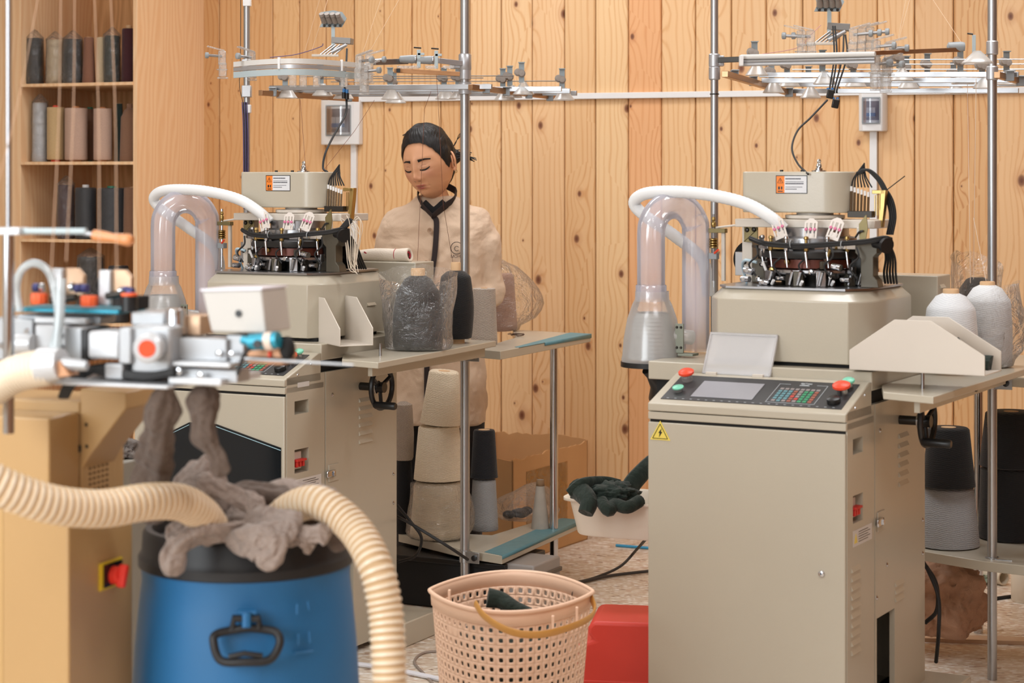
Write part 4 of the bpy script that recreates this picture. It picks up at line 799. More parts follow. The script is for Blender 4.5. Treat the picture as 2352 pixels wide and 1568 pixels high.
# ---- right creel
CRc = thing('yarn_creel', 'overhead metal yarn creel above the right machine reaching the right edge', 'yarn creel', (0, 0, 0), 0, 'overhead yarn creels')
qA = at(1641, 0, 5.93); qB = at(2279, 0, 5.71)
pole(CRc, qA, .0115, 0, 2.9); pole(CRc, qB, .0135, 0, 2.9)
MB().torus((qA.x, qA.y, zat(216, 5.93)), .0122, .002, None, 20, 6).make('cable_tie', black, CRc)
for (q, D, py) in ((qA, 5.93, 139), (qA, 5.93, 168), (qB, 5.71, 110), (qB, 5.71, 168)):
    MB().lathe([(.0145, -.02), (.017, -.017), (.017, .017), (.0145, .02)], (q.x, q.y, zat(py, D)), 20).make('pole_clamp', alu, CRc)
rail(CRc, at(1650, 138, 5.9), at(1735, 135, 5.85), .006, .008, dsteel)
MB().box(qA.x + .012, qA.x + .028, qA.y - .012, qA.y + .012, zat(140, 5.93) - .016, zat(140, 5.93) + .016).make('clamp_arm', alu, CRc, .003)
def pipeb(name, a, b, r, mat, n=14): return MB().cyl(a, b, r, n=n).make(name, mat, CRc)
pipeb('feeder_rail', at(1703, 131, 5.6), at(2010, 124, 5.4), .007, wrail); pipeb('feeder_rail', at(1703, 141, 5.6), at(2010, 134, 5.4), .0055, steel); pipeb('feeder_rail', at(1703, 148, 5.6), at(2010, 142, 5.4), .0055, alu)
MB().box(at(1703, 0, 5.58).x - .005, at(1703, 0, 5.58).x + .005, 5.57, 5.6, zat(152, 5.59), zat(127, 5.59)).make('rail_end', white, CRc, .002)
rail(CRc, at(2000, 122, 5.42), at(2205, 114, 5.6), .003, .006, P('warm_steel_bar', (176, 138, 104)))
for (px, py, D, d) in ((2012, 120, 5.45, (.9, -.3)), (2042, 126, 5.5, (.9, -.3)), (2012, 160, 5.5, (.5, -.6)), (2036, 164, 5.5, (.7, -.6)), (1840, 96, 5.7, (-.8, .2)), (1862, 96, 5.7, (-.8, .2)), (1960, 92, 5.7, (.8, -.2)), (1980, 90, 5.7, (.8, -.2)), (1998, 88, 5.7, (.8, -.2))): finger(CRc, at(px, py, D), d, .8)
for (px, py) in ((2215, 107),):
    q = at(px, py, 5.6); MB().lathe([(.0, -.05), (.012, -.045), (.014, -.008), (.012, 0)], (0, 0, 0), 16, Matrix.Translation(q) @ RY(90)).make('rail_sleeve', grey, CRc); MB().box(q.x + .02, q.x + .03, q.y - .01, q.y - .006, q.z - .02, q.z + .032).make('slot_arm', P('pale_metal', (176, 190, 194)), CRc, .001); MB().tube([(q.x + .006, q.y - .01, q.z + .036), (q.x + .022, q.y - .01, q.z + .034)], .0025, 6).make('cap_pin', dsteel, CRc)
MB().lathe([(.008, .018), (.04, -.012), (.043, -.016)], at(2245, 132, 5.5), 20, cap=False).make('bell_guide', coned, CRc, solid=.0015)
rail(CRc, at(1665, 170, 5.9), at(1822, 216, 6.6), .010, .009, bmat)
for (px, py, D) in ((1687, 172, 6.02), (1730, 186, 6.2), (1772, 199, 6.38), (1812, 212, 6.52)): clip(CRc, at(px, py, D))
for (py, D, x0) in ((172, 6.02, 1745), (185, 6.2, 1750), (194, 6.38, 1785), (209, 6.55, 1820)): rail(CRc, at(x0, py, D), at(2340, py - 1, D - .3), .006, .0075, steel)
for (py, D, x0) in ((137, 5.95, 2070), (148, 6.1, 2070), (160, 6.2, 1820)): MB().cyl(at(x0, py, D), at(2400, py - 1, D - .1), .0018, n=6).make('thin_rod', steel, CRc)
for (px, py, D) in ((1733, 130, 5.95), (1772, 172, 6.25), (1808, 158, 6.3), (1889, 150, 5.95), (1960, 158, 6.2), (2066, 142, 5.95), (2082, 162, 6.2), (2130, 156, 6.3), (2206, 150, 6.0), (2256, 160, 5.95), (2312, 152, 6.0), (1857, 185, 6.4), (2190, 176, 6.4)): tensioner(CRc, at(px, py, D), .95)
rail(CRc, at(2290, 172, 5.65), at(2365, 192, 5.9), .009, .009, bmat); clip(CRc, at(2318, 174, 5.7)); clip(CRc, at(2345, 186, 5.8))
sensor_head(CRc, at(1905, 26, 5.9), 1)
for k, (x0, x1, x2) in enumerate(((1913, 1916, 1906), (1918, 1922, 1912), (1938, 1935, 1918), (1942, 1945, 1924))):
    MB().tube(sm([at(x0, 60 + 20 * (k > 1), 5.8), at(x1, 130, 5.75), at(x2, 200, 5.7), at(x2 - 2, 214, 5.7)], 6), .0026, 8).make('air_hose', rubber, CRc)
for (px, py) in ((1907, 216), (1919, 238)):
    q = at(px, py, 5.69); MB().cbox(q, (.02, .012, .026), RY(12)).make('air_fitting', black, CRc, .003)
    for dx in (-.006, .006): MB().cyl(q + Vector((dx, 0, .013)), q + Vector((dx, 0, .018)), .0042, n=10).make('blue_collar', P('blue_collar', (60, 120, 180)), CRc)
MB().tube(sm([at(1900, 230, 5.68), at(1862, 270, 5.6), at(1832, 300, 5.55), at(1819, 340, 5.48), at(1832, 375, 5.42), at(1852, 396, 5.36), at(1856, 400, 5.34)], 8), .0028, 8).make('air_hose', rubber, CRc)
MB().tube(sm([at(1740, 126, 5.7), at(1830, 110, 5.7), at(1862, 80, 5.7), at(1885, 58, 5.75)], 8), .001, 6).make('wire', P('rose_wire', (196, 140, 140), .5), CRc)
# threads from the creels
SN = {}
def strand(pts, label, grp, r=.0006, col=(150, 104, 78)):
    k = SN.get(grp, 0); SN[grp] = k + 1; label = label + ', ' + ('first', 'second', 'third', 'fourth', 'fifth', 'sixth', 'seventh', 'eighth', 'ninth', 'tenth')[k] + ' from the left'
    o = MB().tube(sm(pts, 5), r, 5).make('yarn_thread', P('thread_%d' % col[0], col, .9)); tag(o, label, 'thread', grp)
GT = 'yarn threads rising to the ceiling'
for (a, b) in sorted((((700, 118, 6.6), (745, -40, 6.7)), ((715, 120, 6.6), (765, -40, 6.9)), ((832, 124, 6.4), (888, -40, 6.7)), ((846, 124, 6.4), (950, -60, 6.8)), ((1460 + 600, 108, 5.8), (2100, -40, 6)), ((2208, 98, 5.7), (2130, -20, 6)), ((2058, 112, 5.8), (2085, -20, 5.9))), key=lambda q: q[0][0] + q[1][0]): strand([at(*a), at(*b)], 'fine thread running up from a creel', GT, .0007, (206, 176, 146))
for (a, b) in sorted((((975, 250, 6.5), (958, 616, 6.48)), ((1005, 210, 6.4), (1018, 470, 6.45)), ((1018, 470, 6.45), (1040, 602, 6.75)), ((740, 395, 6.2), (815, 300, 6.4)), ((815, 300, 6.4), (860, 230, 6.5)), ((702, 385, 6.2), (690, 230, 6.6)), ((975, 250, 6.5), (990, 210, 6.45)), ((1005, 210, 6.4), (1002, 165, 6.4))), key=lambda q: q[0][0] + q[1][0]): strand([at(*a), at(*b)], 'fine brown thread running down from the left creel', 'threads below the left creel', .0007, (120, 72, 52))
for (a, b) in sorted((((2242, 180, 5.9), (2236, 640, 5.9)), ((2222, 190, 6), (2229, 650, 5.8)), ((2236, 500, 5.8), (2265, 645, 5.7))), key=lambda q: q[0][0] + q[1][0]): strand([at(*a), at(*b)], 'fine pale thread above the white cones', 'threads above the white cones', .0008, (226, 206, 186))
# ---- side tables with low shelves
def zpoly(fr, pts, z): return [tuple(fr.Z(a, b, z).xy) for a, b in pts]
def ftable(name, fr, label, top, zt, shelf, zs, legs, tape):
    t = thing(name, label, 'table', fr.o, -fr.t)
    MB().prism(top, 2, zt - .028, zt).make('table_top', cream, t, .002); MB().prism(shelf, 2, zs - .028, zs).make('lower_shelf', cream, t, .002)
    for (x, y) in legs: MB().cyl((x, y, 0), (x, y, zt - .028), .0145, n=20).make('leg', chrome, t)
    return t
zt = .866; zs = .205
top = [(.06, 1.03), (.171, .996), (.141, 1.76), (-.21, 1.83), (-.03, 1.5), (.03, 1.2)]
SC_ = tuple(FL.Z(1153, 1276, .205).xy); SD_ = tuple(FL.Z(1337, 1194, .205).xy)
TLb = ftable('side_table', FL, 'small beige side table with teal tape beside the centre-left machine', top, zt, [tuple(FL.Z(915, 1225, .205).xy), tuple(FL.Z(1065, 1262, .205).xy), SC_, SD_, (.0, SD_[1]), (-.02, 1.30), (-.30, 1.24)], zs, [(.12, 1.50)], 1)
tape = P('teal_tape', (96, 142, 152), .55, 0, .12, 40)
MB().prism([(.145, 1.15), (.167, 1.14), (.143, 1.762), (.05, 1.78)], 2, zt, zt + .0012).make('tape', tape, TLb, 0); m = MB(); m.add([(.1588, 1.35, zt - .010), (.1428, 1.762, zt - .014), (.1428, 1.762, zt + .001), (.1588, 1.35, zt + .001)], [(0, 1, 2, 3)]); m.make('tape', tape, TLb, 0, solid=.0016)
MB().prism([(SC_[0] - .08, SC_[1] + .03), SC_, SD_, (SD_[0] - .08, SD_[1])], 2, zs, zs + .0012).make('tape', tape, TLb, 0)
v0 = [(SC_[0] + .001, SC_[1]), (SD_[0] + .001, SD_[1])]
m = MB(); m.add([(v0[0][0], v0[0][1], zs - .012), (v0[1][0], v0[1][1], zs - .012), (v0[1][0], v0[1][1], zs + .001), (v0[0][0], v0[0][1], zs + .001)], [(0, 1, 2, 3)]); m.make('tape', tape, TLb, 0, solid=.0008)
def clampb(root, x, y, z):
    MB().lathe([(.0175, -.02), (.019, -.019), (.019, .019), (.0175, .02)], (x, y, z), 24).make('shelf_clamp', galv, root); bx('clamp_plate', galv, x + .012, x + .062, y - .0185, y - .0155, z - .018, z + .018, root, .001); MB().lathe([(.0095, 0), (.0095, .006), (.006, .007)], (x + .045, y - .0185, z), 14, RX(90)).make('clamp_bolt', black, root)
lx, ly = FL.loc(pB.x, pB.y); clampb(TLb, lx, ly, .848); clampb(TLb, lx, ly, .19)
top = [(.10, 1.0), (.30, .97), (.30, 1.7), (-.15, 1.7), (-.15, 1.15), (.10, 1.1)]
TRb = ftable('side_table', FR, 'beige side table at the right edge of the photo with black cones below', top, .866, [(-.14, 1.02), (.07, .95), (.36, .93), (.36, 1.6), (-.14, 1.6)], .345, [(.30, 1.52), (-.12, 1.56)], 0)
lx, ly = FR.loc(qB.x, qB.y); clampb(TRb, lx, ly, .848); clampb(TRb, lx, ly, .33)
MB().prism([(.22, .96), (.33, .98), (.33, 1.5), (.28, 1.5)], 2, .345, .3462).make('tape', tape, TRb, 0)
# ================================================================ yarn on the tables
lrz = -FL.t; rrz = -FR.t
yk = yarn('ink_black_yarn', (22, 22, 24), (8, 8, 9), bumpy=.5); ygm = yarn('greige_melange', (216, 202, 188), (122, 110, 102), bumpy=.8); yrs = yarn('rose_melange', (214, 178, 158), (150, 112, 96)); yec = yarn('ecru_yarn', (252, 240, 216), (216, 190, 154), bumpy=.8); ygr = yarn('grey_yarn', (182, 184, 186), (128, 130, 134)); ynv = yarn('navy_black_yarn', (20, 22, 30), (8, 9, 14)); yw2 = yarn('bright_white_yarn', (232, 234, 236), (200, 204, 208), bumpy=.25)
t, r0, r1, hh = cone(FL, 960, 806, 616, 116, 100, yk, 'black yarn cone standing in an open milky plastic bag', z=.905, core=.022, bulge=.006, shoulder=.04, round_=.15)
bag(t, r0 * 1.1, r1 * 1.2, hh * .86, bagm2, 3, True, .018, name='plastic_bag', loose=1.22)
cone(FL, 1047, 790, 602, 74, 70, yk, 'bare black yarn cone with a card core beside the steel pole', z=.905, core=.026, bulge=.008, botcore=.014, shoulder=.015)
cone(FL, 1112, 792, 662, 62, 52, ygm, 'short greige melange yarn cone on the side table', z=.866, core=0, bulge=0, round_=.04)
t, r0, r1, hh = cone(FL, 1140, 762, 628, 98, 82, yrs, 'tall rose-beige yarn package in a flaring clear bag on the side table', z=.866, bulge=.0, group=None)
bag(t, r0, r1, hh * 1.1, bagm, 9, False, .004, .085, loose=1.14)
# lower left shelf
def stack(px, items, fr, z, ybase):
    pass
c1 = cone(FL, 1006, 1243, 1104, 130, 112, yec, 'widest cream yarn cone wrapped in plastic at the bottom of the stack', z=.205, bulge=.0)
bag(c1[0], c1[1], c1[2], c1[3] * .97, bagm, 14, False, .002, .02, top=.99, loose=1.12)
base = c1[0].location; zz = .205 + c1[3] + .002
def onto(loc, z, pr, mat, label, dx=0, tilt=0, core=0, cm=None):
    t = thing('yarn_cone', label, 'yarn cone', (loc[0] + dx, loc[1], z), lrz); t.rotation_euler.y = math.radians(tilt)
    MB().lathe(pr, n=36).make('yarn', mat, t, smooth=50); h = pr[-1][1]
    MB().lathe([(.02, h - .002), (.02, h + .001), (.013, h + .001)], n=20).make('core', cm or card, t); return t
k = base.y / OR
onto(base, zz, [(.055 * 1, 0), (58 * k, .006), (47 * k, 122 * k), (42 * k, 126 * k), (.01, 126 * k)], yec, 'middle cream yarn cone of the leaning stack', 2 * k)
onto(base, zz + 126 * k + .003, [(.04, 0), (47 * k, .005), (46 * k, .012), (35 * k, 120 * k), (31 * k, 124 * k), (.01, 124 * k)], yec, 'top cream yarn cone of the leaning stack, tilted right', 5 * k, 5)
c2 = cone(FL, 1112, 1222, 1100, 66, 54, ygr, 'grey yarn cone under the black one behind the steel pole', z=.205, round_=.05)
k = c2[0].location.y / OR
onto(c2[0].location, .205 + c2[3] + .002, [(.03, 0), (32 * k, .005), (31 * k, .012), (25 * k, 108 * k), (23 * k, 112 * k), (.01, 112 * k)], ynv, 'black yarn cone standing on a grey cone behind the steel pole')
t = thing('cone_tube', 'bare greyish card cone without yarn on the lower shelf', 'empty cone', FL.w(*FL.Z(1241, 1213, .205).xy, .205))
MB().lathe([(.0315, 0), (.032, .004), (.0125, .168), (.012, .17), (.010, .17), (.010, .16)], n=28).make('card_shell', P('grey_card', (176, 166, 154), .85, 0, .18, 30), t); MB().lathe([(.0150, .148), (.0138, .158), (.0128, .17)], (0, 0, .0006), 28, cap=False).make('worn_top', P('card_worn', (140, 110, 80), .8), t, solid=.001)
for (px, py, D, r0, r1, h0, lab, mt) in ((928, 1090, 6.9, .032, .026, .25, 'dim greige yarn cone half hidden behind the centre-left machine', ygm),):
    q = at(px, 1040, D); t = thing('yarn_cone', 'black yarn cone under the dim greige one behind the centre-left machine', 'yarn cone', (q.x, q.y, .205), lrz); MB().lathe([(.028, 0), (r0, .01), (r0, h0 * .6), (r1, h0), (.01, h0)], n=30).make('yarn', ynv, t)
q = at(927, 1040, 6.9); t = thing('yarn_cone', 'dim greige yarn cone half hidden behind the centre-left machine', 'yarn cone', (q.x, q.y, .457), lrz); MB().lathe([(.03, 0), (.034, .01), (.036, .09), (.03, .19), (.012, .2)], n=30).make('yarn', ygm, t)
# crumpled bag of scraps
q = FL.w(*FL.Z(1205, 1196, .205).xy, .205); t = thing('scrap_bag', 'crumpled clear bag of dark scraps on the lower shelf', 'plastic bag', q + Vector((0, .06, 0)), .2)
def wb(q, j, i):
    n = noise.noise(q * 22); n2 = noise.noise(q * 9 + Vector((4, 1, 2))); k = 1 + .22 * n + .3 * n2; return Vector((q.x * k * 1.15, q.y * k, max(.002, q.z * (1 + .35 * n2))))
MB().lathe([(.03, .002), (.095, .006), (.105, .03), (.095, .06), (.07, .09), (.035, .11), (.004, .118)], n=48, wob=wb, cap=False).make('bag_film', bagm, t, smooth=70)
sc2 = MB(); random.seed(2)
for k2 in range(7): sc2.ball((random.uniform(-.07, .02), random.uniform(-.04, .04), .02), .022, 8, (1, 1, .7))
sc2.make('dark_scraps', cloth('dark_scrap', (26, 26, 30), (52, 54, 60)), t)
# right wing
t, r0, r1, hh = cone(FR, 2184, 862, 663, 120, 112, yw2, 'front white yarn cone behind the large catch tray', z=.905, core=.012, botcore=.016, shoulder=.032, bulge=.004)
t, r0, r1, hh = cone(FR, 2268, 846, 646, 112, 106, yw2, 'rear white yarn cone in a loose plastic bag', z=.905, core=.01, shoulder=.034, bulge=.003)
bag(t, r0, r1, hh * .8, bagm2, 21, True, .012, .03, loose=1.12)
t, r0, r1, hh = cone(FR, 2244, 796, 632, 92, 80, yk, 'black yarn cone behind the two white ones', z=.866, core=.006, shoulder=.03)
bag(t, r0, r1, hh * 1.12, bagm, 31, True, .02, .0, loose=1.15)
# right lower shelf
def cl(fr, px, pyb, z, items, name='yarn_cone'):
    q = fr.w(*fr.Z(px, pyb, z).xy, z); k = q.y / OR; zz = z
    for (w0, w1, h, mt, lab) in items:
        r0, r1, hh = w0 / 2 * k, w1 / 2 * k, h * k; t = thing(name, lab, 'yarn cone', (q.x, q.y + w0 * k * .35, zz), rrz)
        MB().lathe([(r0 * .85, 0), (r0, .004), (r0 * .995, .012), (r1, hh - .006), (r1 * .9, hh), (.01, hh)], n=36).make('yarn', mt, t, smooth=50); MB().lathe([(.022, hh - .001), (.022, hh + .001), (.015, hh + .001)], n=20).make('core', card, t); zz += hh + .002
cl(FR, 2188, 1262, .345, [(146, 120, 136, ygr, 'wide grey yarn cone on the right-hand lower shelf'), (122, 96, 138, yk, 'black yarn cone standing on the wide grey cone')])
cl(FR, 2335, 1245, .345, [(150, 140, 165, yk, 'black yarn package at the right edge, lower one'), (145, 118, 128, yk, 'black yarn package at the right edge, upper one')])
cl(FR, 2285, 1180, .345, [(120, 110, 60, yk, 'black package in the shade behind the right pole')])
cl(FR, 2112, 1190, .345, [(60, 50, 110, yk, 'black yarn cone half hidden by the right machine')])
# white rolled cloth on the motor box
rc = thing('rolled_sock', 'rolled white knit with red markings on the motor box', 'knitwear', FL.w(-.15, .785, 1.16), -FL.t)
def rw(q, j, i): n = noise.noise(q * 30); return q * (1 + .1 * n)
L0 = 150 / 4600 * 6.35; knit = P('white_knit', (232, 220, 204), .9, 0, .05, 30, .3, 200)
o = MB().tube(sm([(-.125, .0, .012), (-.07, 0, .017), (0, 0, .019), (.05, .002, .018), (.085, 0, .021), (.1, 0, .021)], 6), lambda u: .012 + .009 * min(1, u * 3), 20, False, 1.0).make('knit_roll', knit, rc, solid=.003)
MB().torus((.1, 0, .0215), .0185, .0045, RY(80), 24, 8).make('rolled_cuff', knit, rc)
MB().torus((.098, 0, .0215), .010, .003, RY(80), 18, 6, .3, 4).make('red_marking', P('knit_red', (176, 50, 66), .9), rc)
for (x, a) in ((-.05, 30), (.0, -20), (-.075, 60)): MB().cbox((x, -.0185, .026), (.014, .002, .004), RY(a)).make('red_marking', P('knit_red', (176, 50, 66)), rc, 0)
MB().torus((.055, .0, .0195), .0205, .0012, RY(84), 24, 6).make('red_marking', P('knit_red', (176, 50, 66)), rc)
# thread scrap on the table
m = MB(); random.seed(8)
for k2 in range(4):
    c = FL.w(*FL.Z(1185, 772, .866).xy, .868); m.tube(sm([c + Vector((random.uniform(-.03, .03), random.uniform(-.03, .03), random.uniform(0, .01))) for _ in range(5)], 5), .001, 5)
tag(m.make('thread_scrap', P('scrap_brown', (74, 50, 40), .9)), 'small tangle of brown thread lying on the side table', 'thread')
# green-black scrap in the right tray
rg = cloth('green_black_cloth', (20, 34, 28), (34, 50, 42), 30, .5, 20)
q = TR.location + Vector((.105, -.0, .004)); t_ = MB().tube(sm([q + Vector((.055, -.02, .014)), q + Vector((.02, .0, .022)), q + Vector((-.01, .012, .05)), q + Vector((-.022, .02, .075))], 6), lambda u: .024 * (1 - u * .72), 14, True, .8).make('sock_scrap', rg); tag(t_, 'dark green knitted scrap lying in the large catch tray', 'knitwear')
# ================================================================ laundry basket
bk = P('peach_plastic', (246, 208, 180), .45); Bc = at(1174, 0, 4.87); Bc.z = 0; BH = .428
t = thing('laundry_basket', 'peach plastic basket full of square holes with a mustard handle', 'basket', Bc, math.radians(-3))
def lens(u, s): c = math.cos(u); q = math.sin(u); return (.196 * s * c, .235 * s * q * (abs(q) ** .62 if q else 1))
NC, NR = 52, 16
m = MB(); us = [0]; N = 800; L = [0.0]; prev = lens(0, 1)
for i in range(1, N + 1): p = lens(2 * PI * i / N, 1); L.append(L[-1] + math.dist(p, prev)); prev = p
def uat(f):
    tt = (f % 1.0) * L[-1]; lo, hi = 0, N
    while hi - lo > 1:
        mid = (lo + hi) // 2
        if L[mid] <= tt: lo = mid
        else: hi = mid
    return 2 * PI * (lo + (tt - L[lo]) / max(1e-9, L[hi] - L[lo])) / N
def bp(cx_, rz_):
    z = .02 + (BH - .055) * rz_ / NR; s_ = .80 + .19 * (z / BH); x, y = lens(uat(cx_ / NC), s_); return Vector((x, y, z))
for c in range(NC):
    for r in range(NR):
        O = [(0, 0), (.5, 0), (1, 0), (1, .5), (1, 1), (.5, 1), (0, 1), (0, .5)]
        skip = (r == NR - 2 and c % 13 in (5, 6))
        I = [(.31, .29), (.5, .26), (.69, .29), (.72, .5), (.69, .71), (.5, .74), (.31, .71), (.28, .5)]
        v = [bp(c + a, r + b) for a, b in O] + [bp(c + a, r + b) for a, b in I]; f = [(i, (i + 1) % 8, 8 + (i + 1) % 8, 8 + i) for i in range(8)]
        if skip: f.append(tuple(range(8, 16)))
        m.add(v, f)
o = m.make('basket_wall', bk, t, smooth=25, solid=.0026)
m = MB(); n = 96; zt_ = [(.02 + (BH - .055), .988), (BH - .012, .997), (BH, 1.0)]; v = [(*lens(2 * PI * i / n, s_), z) for z, s_ in zt_ for i in range(n)]
v = [Vector(q) for q in v]; m.add(v, [(j * n + i, j * n + (i + 1) % n, (j + 1) * n + (i + 1) % n, (j + 1) * n + i) for j in range(2) for i in range(n)]); m.make('rim_band', bk, t, smooth=80, solid=.003)
m = MB(); m.tube([(*lens(2 * PI * i / n, 1.015), BH - .001 - .0) for i in range(n + 1)], .0052, 8, False); m.make('rim', bk, t, smooth=80)
m = MB(); m.add([(*[q * 1 for q in lens(2 * PI * i / 48, .8)], .02) for i in range(48)], [tuple(range(48))]); m.make('basket_floor', bk, t, solid=.003)
def bl(px, py, D): q = at(px, py, D) - Bc; c, s_ = math.cos(math.radians(3)), math.sin(math.radians(3)); return Vector((q.x * c - q.y * s_, q.x * s_ + q.y * c, q.z))
m = MB(); m.tube(sm([bl(1092, 1385, 4.66), bl(1110, 1412, 4.62), bl(1150, 1440, 4.57), bl(1200, 1456, 4.55), bl(1260, 1454, 4.56), bl(1320, 1436, 4.62), bl(1355, 1418, 4.72), bl(1366, 1398, 4.8), bl(1358, 1372, 4.85)], 8), .0095, 10, True, .4, (0, 0, 1)); m.make('handle', P('mustard_plastic', (206, 150, 76), .4), t)
q = bl(1330, 1366, 4.98); MB().lathe([(.018, 0), (.019, .005), (.010, .006)], q, 20, RX(90)).make('handle_boss', P('dark_brown_boss', (60, 46, 40), .5), t)
for (px, py, D) in ((1032, 1372, 4.76), (1270, 1432, 4.65), (1325, 1412, 4.72)): q = bl(px, py, D); MB().box(q.x - .003, q.x + .003, q.y - .004, q.y + .01, q.z - .022, q.z + .018).make('rib', bk, t, .001)
dg = cloth('dark_green_knit', (22, 34, 28), (36, 50, 42), 60, .5, 14)
o = MB().tube(sm([at(1120, 1372, 4.86), at(1150, 1378, 4.86), at(1180, 1395, 4.84), at(1225, 1415, 4.84), at(1250, 1440, 4.86)], 6), lambda u: .024 - .012 * u, 14).make('sock', dg); tag(o, 'dark green sock inside the peach basket', 'sock')
m = MB(); v = []; NH = 72; HZ = [(.03, .70), (.10, .74), (.20, .76), (.29, .76), (.325, .68), (.345, .4), (.35, .02)]
for z, s_ in HZ:
    for i in range(NH):
        x, y = lens(2 * PI * i / NH, s_); q = Vector((x, y, z)); k = 1 + .10 * noise.noise(q * 22); v.append(Bc + Vector((x * k, y * k, z + .03 * noise.noise(q * 14 + Vector((3, 1, 0))) * (z > .25))))
m.add(v, [(j * NH + i, j * NH + (i + 1) % NH, (j + 1) * NH + (i + 1) % NH, (j + 1) * NH + i) for j in range(len(HZ) - 1) for i in range(NH)])
o = m.make('garment_heap', dg, smooth=180); tag(o, 'dark green knitwear filling the peach basket', 'knitwear'); o['kind'] = 'stuff'
# red fuel can
rc_ = P('red_canister', (226, 70, 58), .45, 0, .1, 6); q = at(1425, 0, 5.45); t = thing('red_canister', 'red moulded plastic canister on the floor behind the basket', 'canister', (q.x, q.y, 0), -.15)
pr = [(-.105, 0), (.16, 0), (.16, .165), (.15, .25), (-.06, .25), (-.075, .235), (-.075, .215), (-.06, .20), (-.105, .185)]
MB().prism(pr, 1, -.13, .1).make('can_body', rc_, t, .014, 3); MB().prism([(-.107, .085), (.162, .085), (.162, .094), (-.107, .094)], 1, -.132, .102).make('can_seam', rc_, t, .003)
# white tub with dark cloth on a low stool
tc = at(1468, 0, 5.75); zb = zat(1246, 5.6); t = thing('plastic_tub', 'cream plastic tub heaped with dark green cloth left of the right machine', 'tub', (tc.x, tc.y, zb), -math.radians(24))
tb = P('cream_tub', (226, 216, 200), .4, 0, .04); v = []; prf = [(.84, 0), (.86, .006), (.97, .098), (1.0, .105), (1.06, .105), (1.06, .098)]
m = MB(); n = 64
def sq(u, a, b, s_): c, d = math.cos(u), math.sin(u); e = .35; return (a * s_ * math.copysign(abs(c) ** e, c), b * s_ * math.copysign(abs(d) ** e, d))
v = [Vector((*sq(2 * PI * i / n, .19, .12, s_), z)) for s_, z in prf for i in range(n)]
m.add(v, [(j * n + i, j * n + (i + 1) % n, (j + 1) * n + (i + 1) % n, (j + 1) * n + i) for j in range(len(prf) - 1) for i in range(n)] + [tuple(range(n))]); m.make('tub_shell', tb, t, solid=.003, smooth=60)
t2 = thing('low_stool', 'low wooden stool under the cream tub, mostly hidden', 'stool', (tc.x + .16, tc.y + .04, 0), -math.radians(24)); bx('stool_top', ven, -.07, .1, -.1, .1, zb - .022, zb - .002, t2, .002)
for x in (-.05, .08):
    for y in (-.08, .08): bx('stool_leg', ven, x - .012, x + .012, y - .012, y + .012, 0, zb - .022, t2, .001)
def crumple(name, mat, c, r, sc, seed, label, cat, fz=1.0, fq=16, amp=.35, parent=None):
    def wb(q):
        d = q.normalized(); n_ = noise.noise(d * 2.2 + Vector((seed, 0, 0))); n2 = abs(noise.noise(d * 5 + Vector((0, seed, 0)))); n3 = abs(noise.noise(d * 11 + Vector((0, 0, seed))))
        return 1 + amp * n_ - amp * .9 * n2 - amp * .35 * n3
    bm = bmesh.new(); bmesh.ops.create_icosphere(bm, subdivisions=5, radius=1); m = MB(); vs = []
    for v in bm.verts: k = wb(v.co) * r; q = Vector((v.co.x * k * sc[0], v.co.y * k * sc[1], max(-r * sc[2] * .55, v.co.z * k * sc[2]))); vs.append(Vector(c) + q)
    m.add(vs, [tuple(x.index for x in f.verts) for f in bm.faces]); bm.free(); o = m.make(name, mat, parent, smooth=180)
    if label: tag(o, label, cat)
    return o
crumple('dark_cloth', dg, at(1392, 1135, 5.68), .075, (1.25, 1.0, .52), 3, 'dark green cloth heaped in the cream tub', 'cloth', amp=.3)
o = MB().tube(sm([at(1325, 1120, 5.66), at(1352, 1150, 5.6), at(1345, 1178, 5.58)], 5), lambda u: .03 - .008 * u, 14).make('sock', dg); tag(o, 'dark green sock slumped over the near rim of the tub', 'sock')
o = MB().tube(sm([at(1380, 1150, 5.6), at(1398, 1172, 5.57), at(1412, 1158, 5.6), at(1440, 1165, 5.58), at(1470, 1150, 5.62)], 5), .018, 14).make('sock', dg); tag(o, 'dark green sock folded in loops along the near rim of the tub', 'sock')
o = MB().tube(sm([at(1440, 1150, 5.72), at(1450, 1115, 5.74), at(1475, 1085, 5.76), at(1495, 1065, 5.8)], 5), lambda u: .034 - .006 * u, 14, True, .6).make('sock', dg); tag(o, 'dark green sock rising against the cabinet edge', 'sock')
o = MB().tube(sm([at(1310, 1133, 5.64), at(1335, 1112, 5.64), at(1385, 1108, 5.7), at(1420, 1115, 5.72)], 5), .02, 12, True, .6).make('sock', dg); tag(o, 'dark green sock lying flat at the far left of the tub', 'sock')
# cardboard carton
FB = Fr(1178, 7.39, 30); kr = P('kraft_card', (206, 160, 110), .85, 0, .12, 5, .2, 25); t = thing('cardboard_box', 'torn open brown cardboard carton on the floor against the pine wall', 'cardboard box', FB.o, -FB.t)
random.seed(6)
def torn(a, b, n_, z, th, axis):
    m = MB(); tops = [z + random.uniform(-.005, .003) + .008 * noise.noise(Vector((_ * .45, z, 0))) for _ in range(n_ + 1)]
    for i in range(n_):
        p = Vector(a).lerp(Vector(b), i / n_); q = Vector(a).lerp(Vector(b), (i + 1) / n_); nx, ny = axis; v = [Vector((p.x, p.y, 0)), Vector((q.x, q.y, 0)), Vector((q.x, q.y, tops[i + 1])), Vector((p.x, p.y, tops[i]))]
        v += [x + Vector((nx * th, ny * th, 0)) for x in v]; m.add(v, [(0, 1, 2, 3), (4, 7, 6, 5), (3, 2, 6, 7), (0, 4, 5, 1), (0, 3, 7, 4), (1, 5, 6, 2)])
    return m
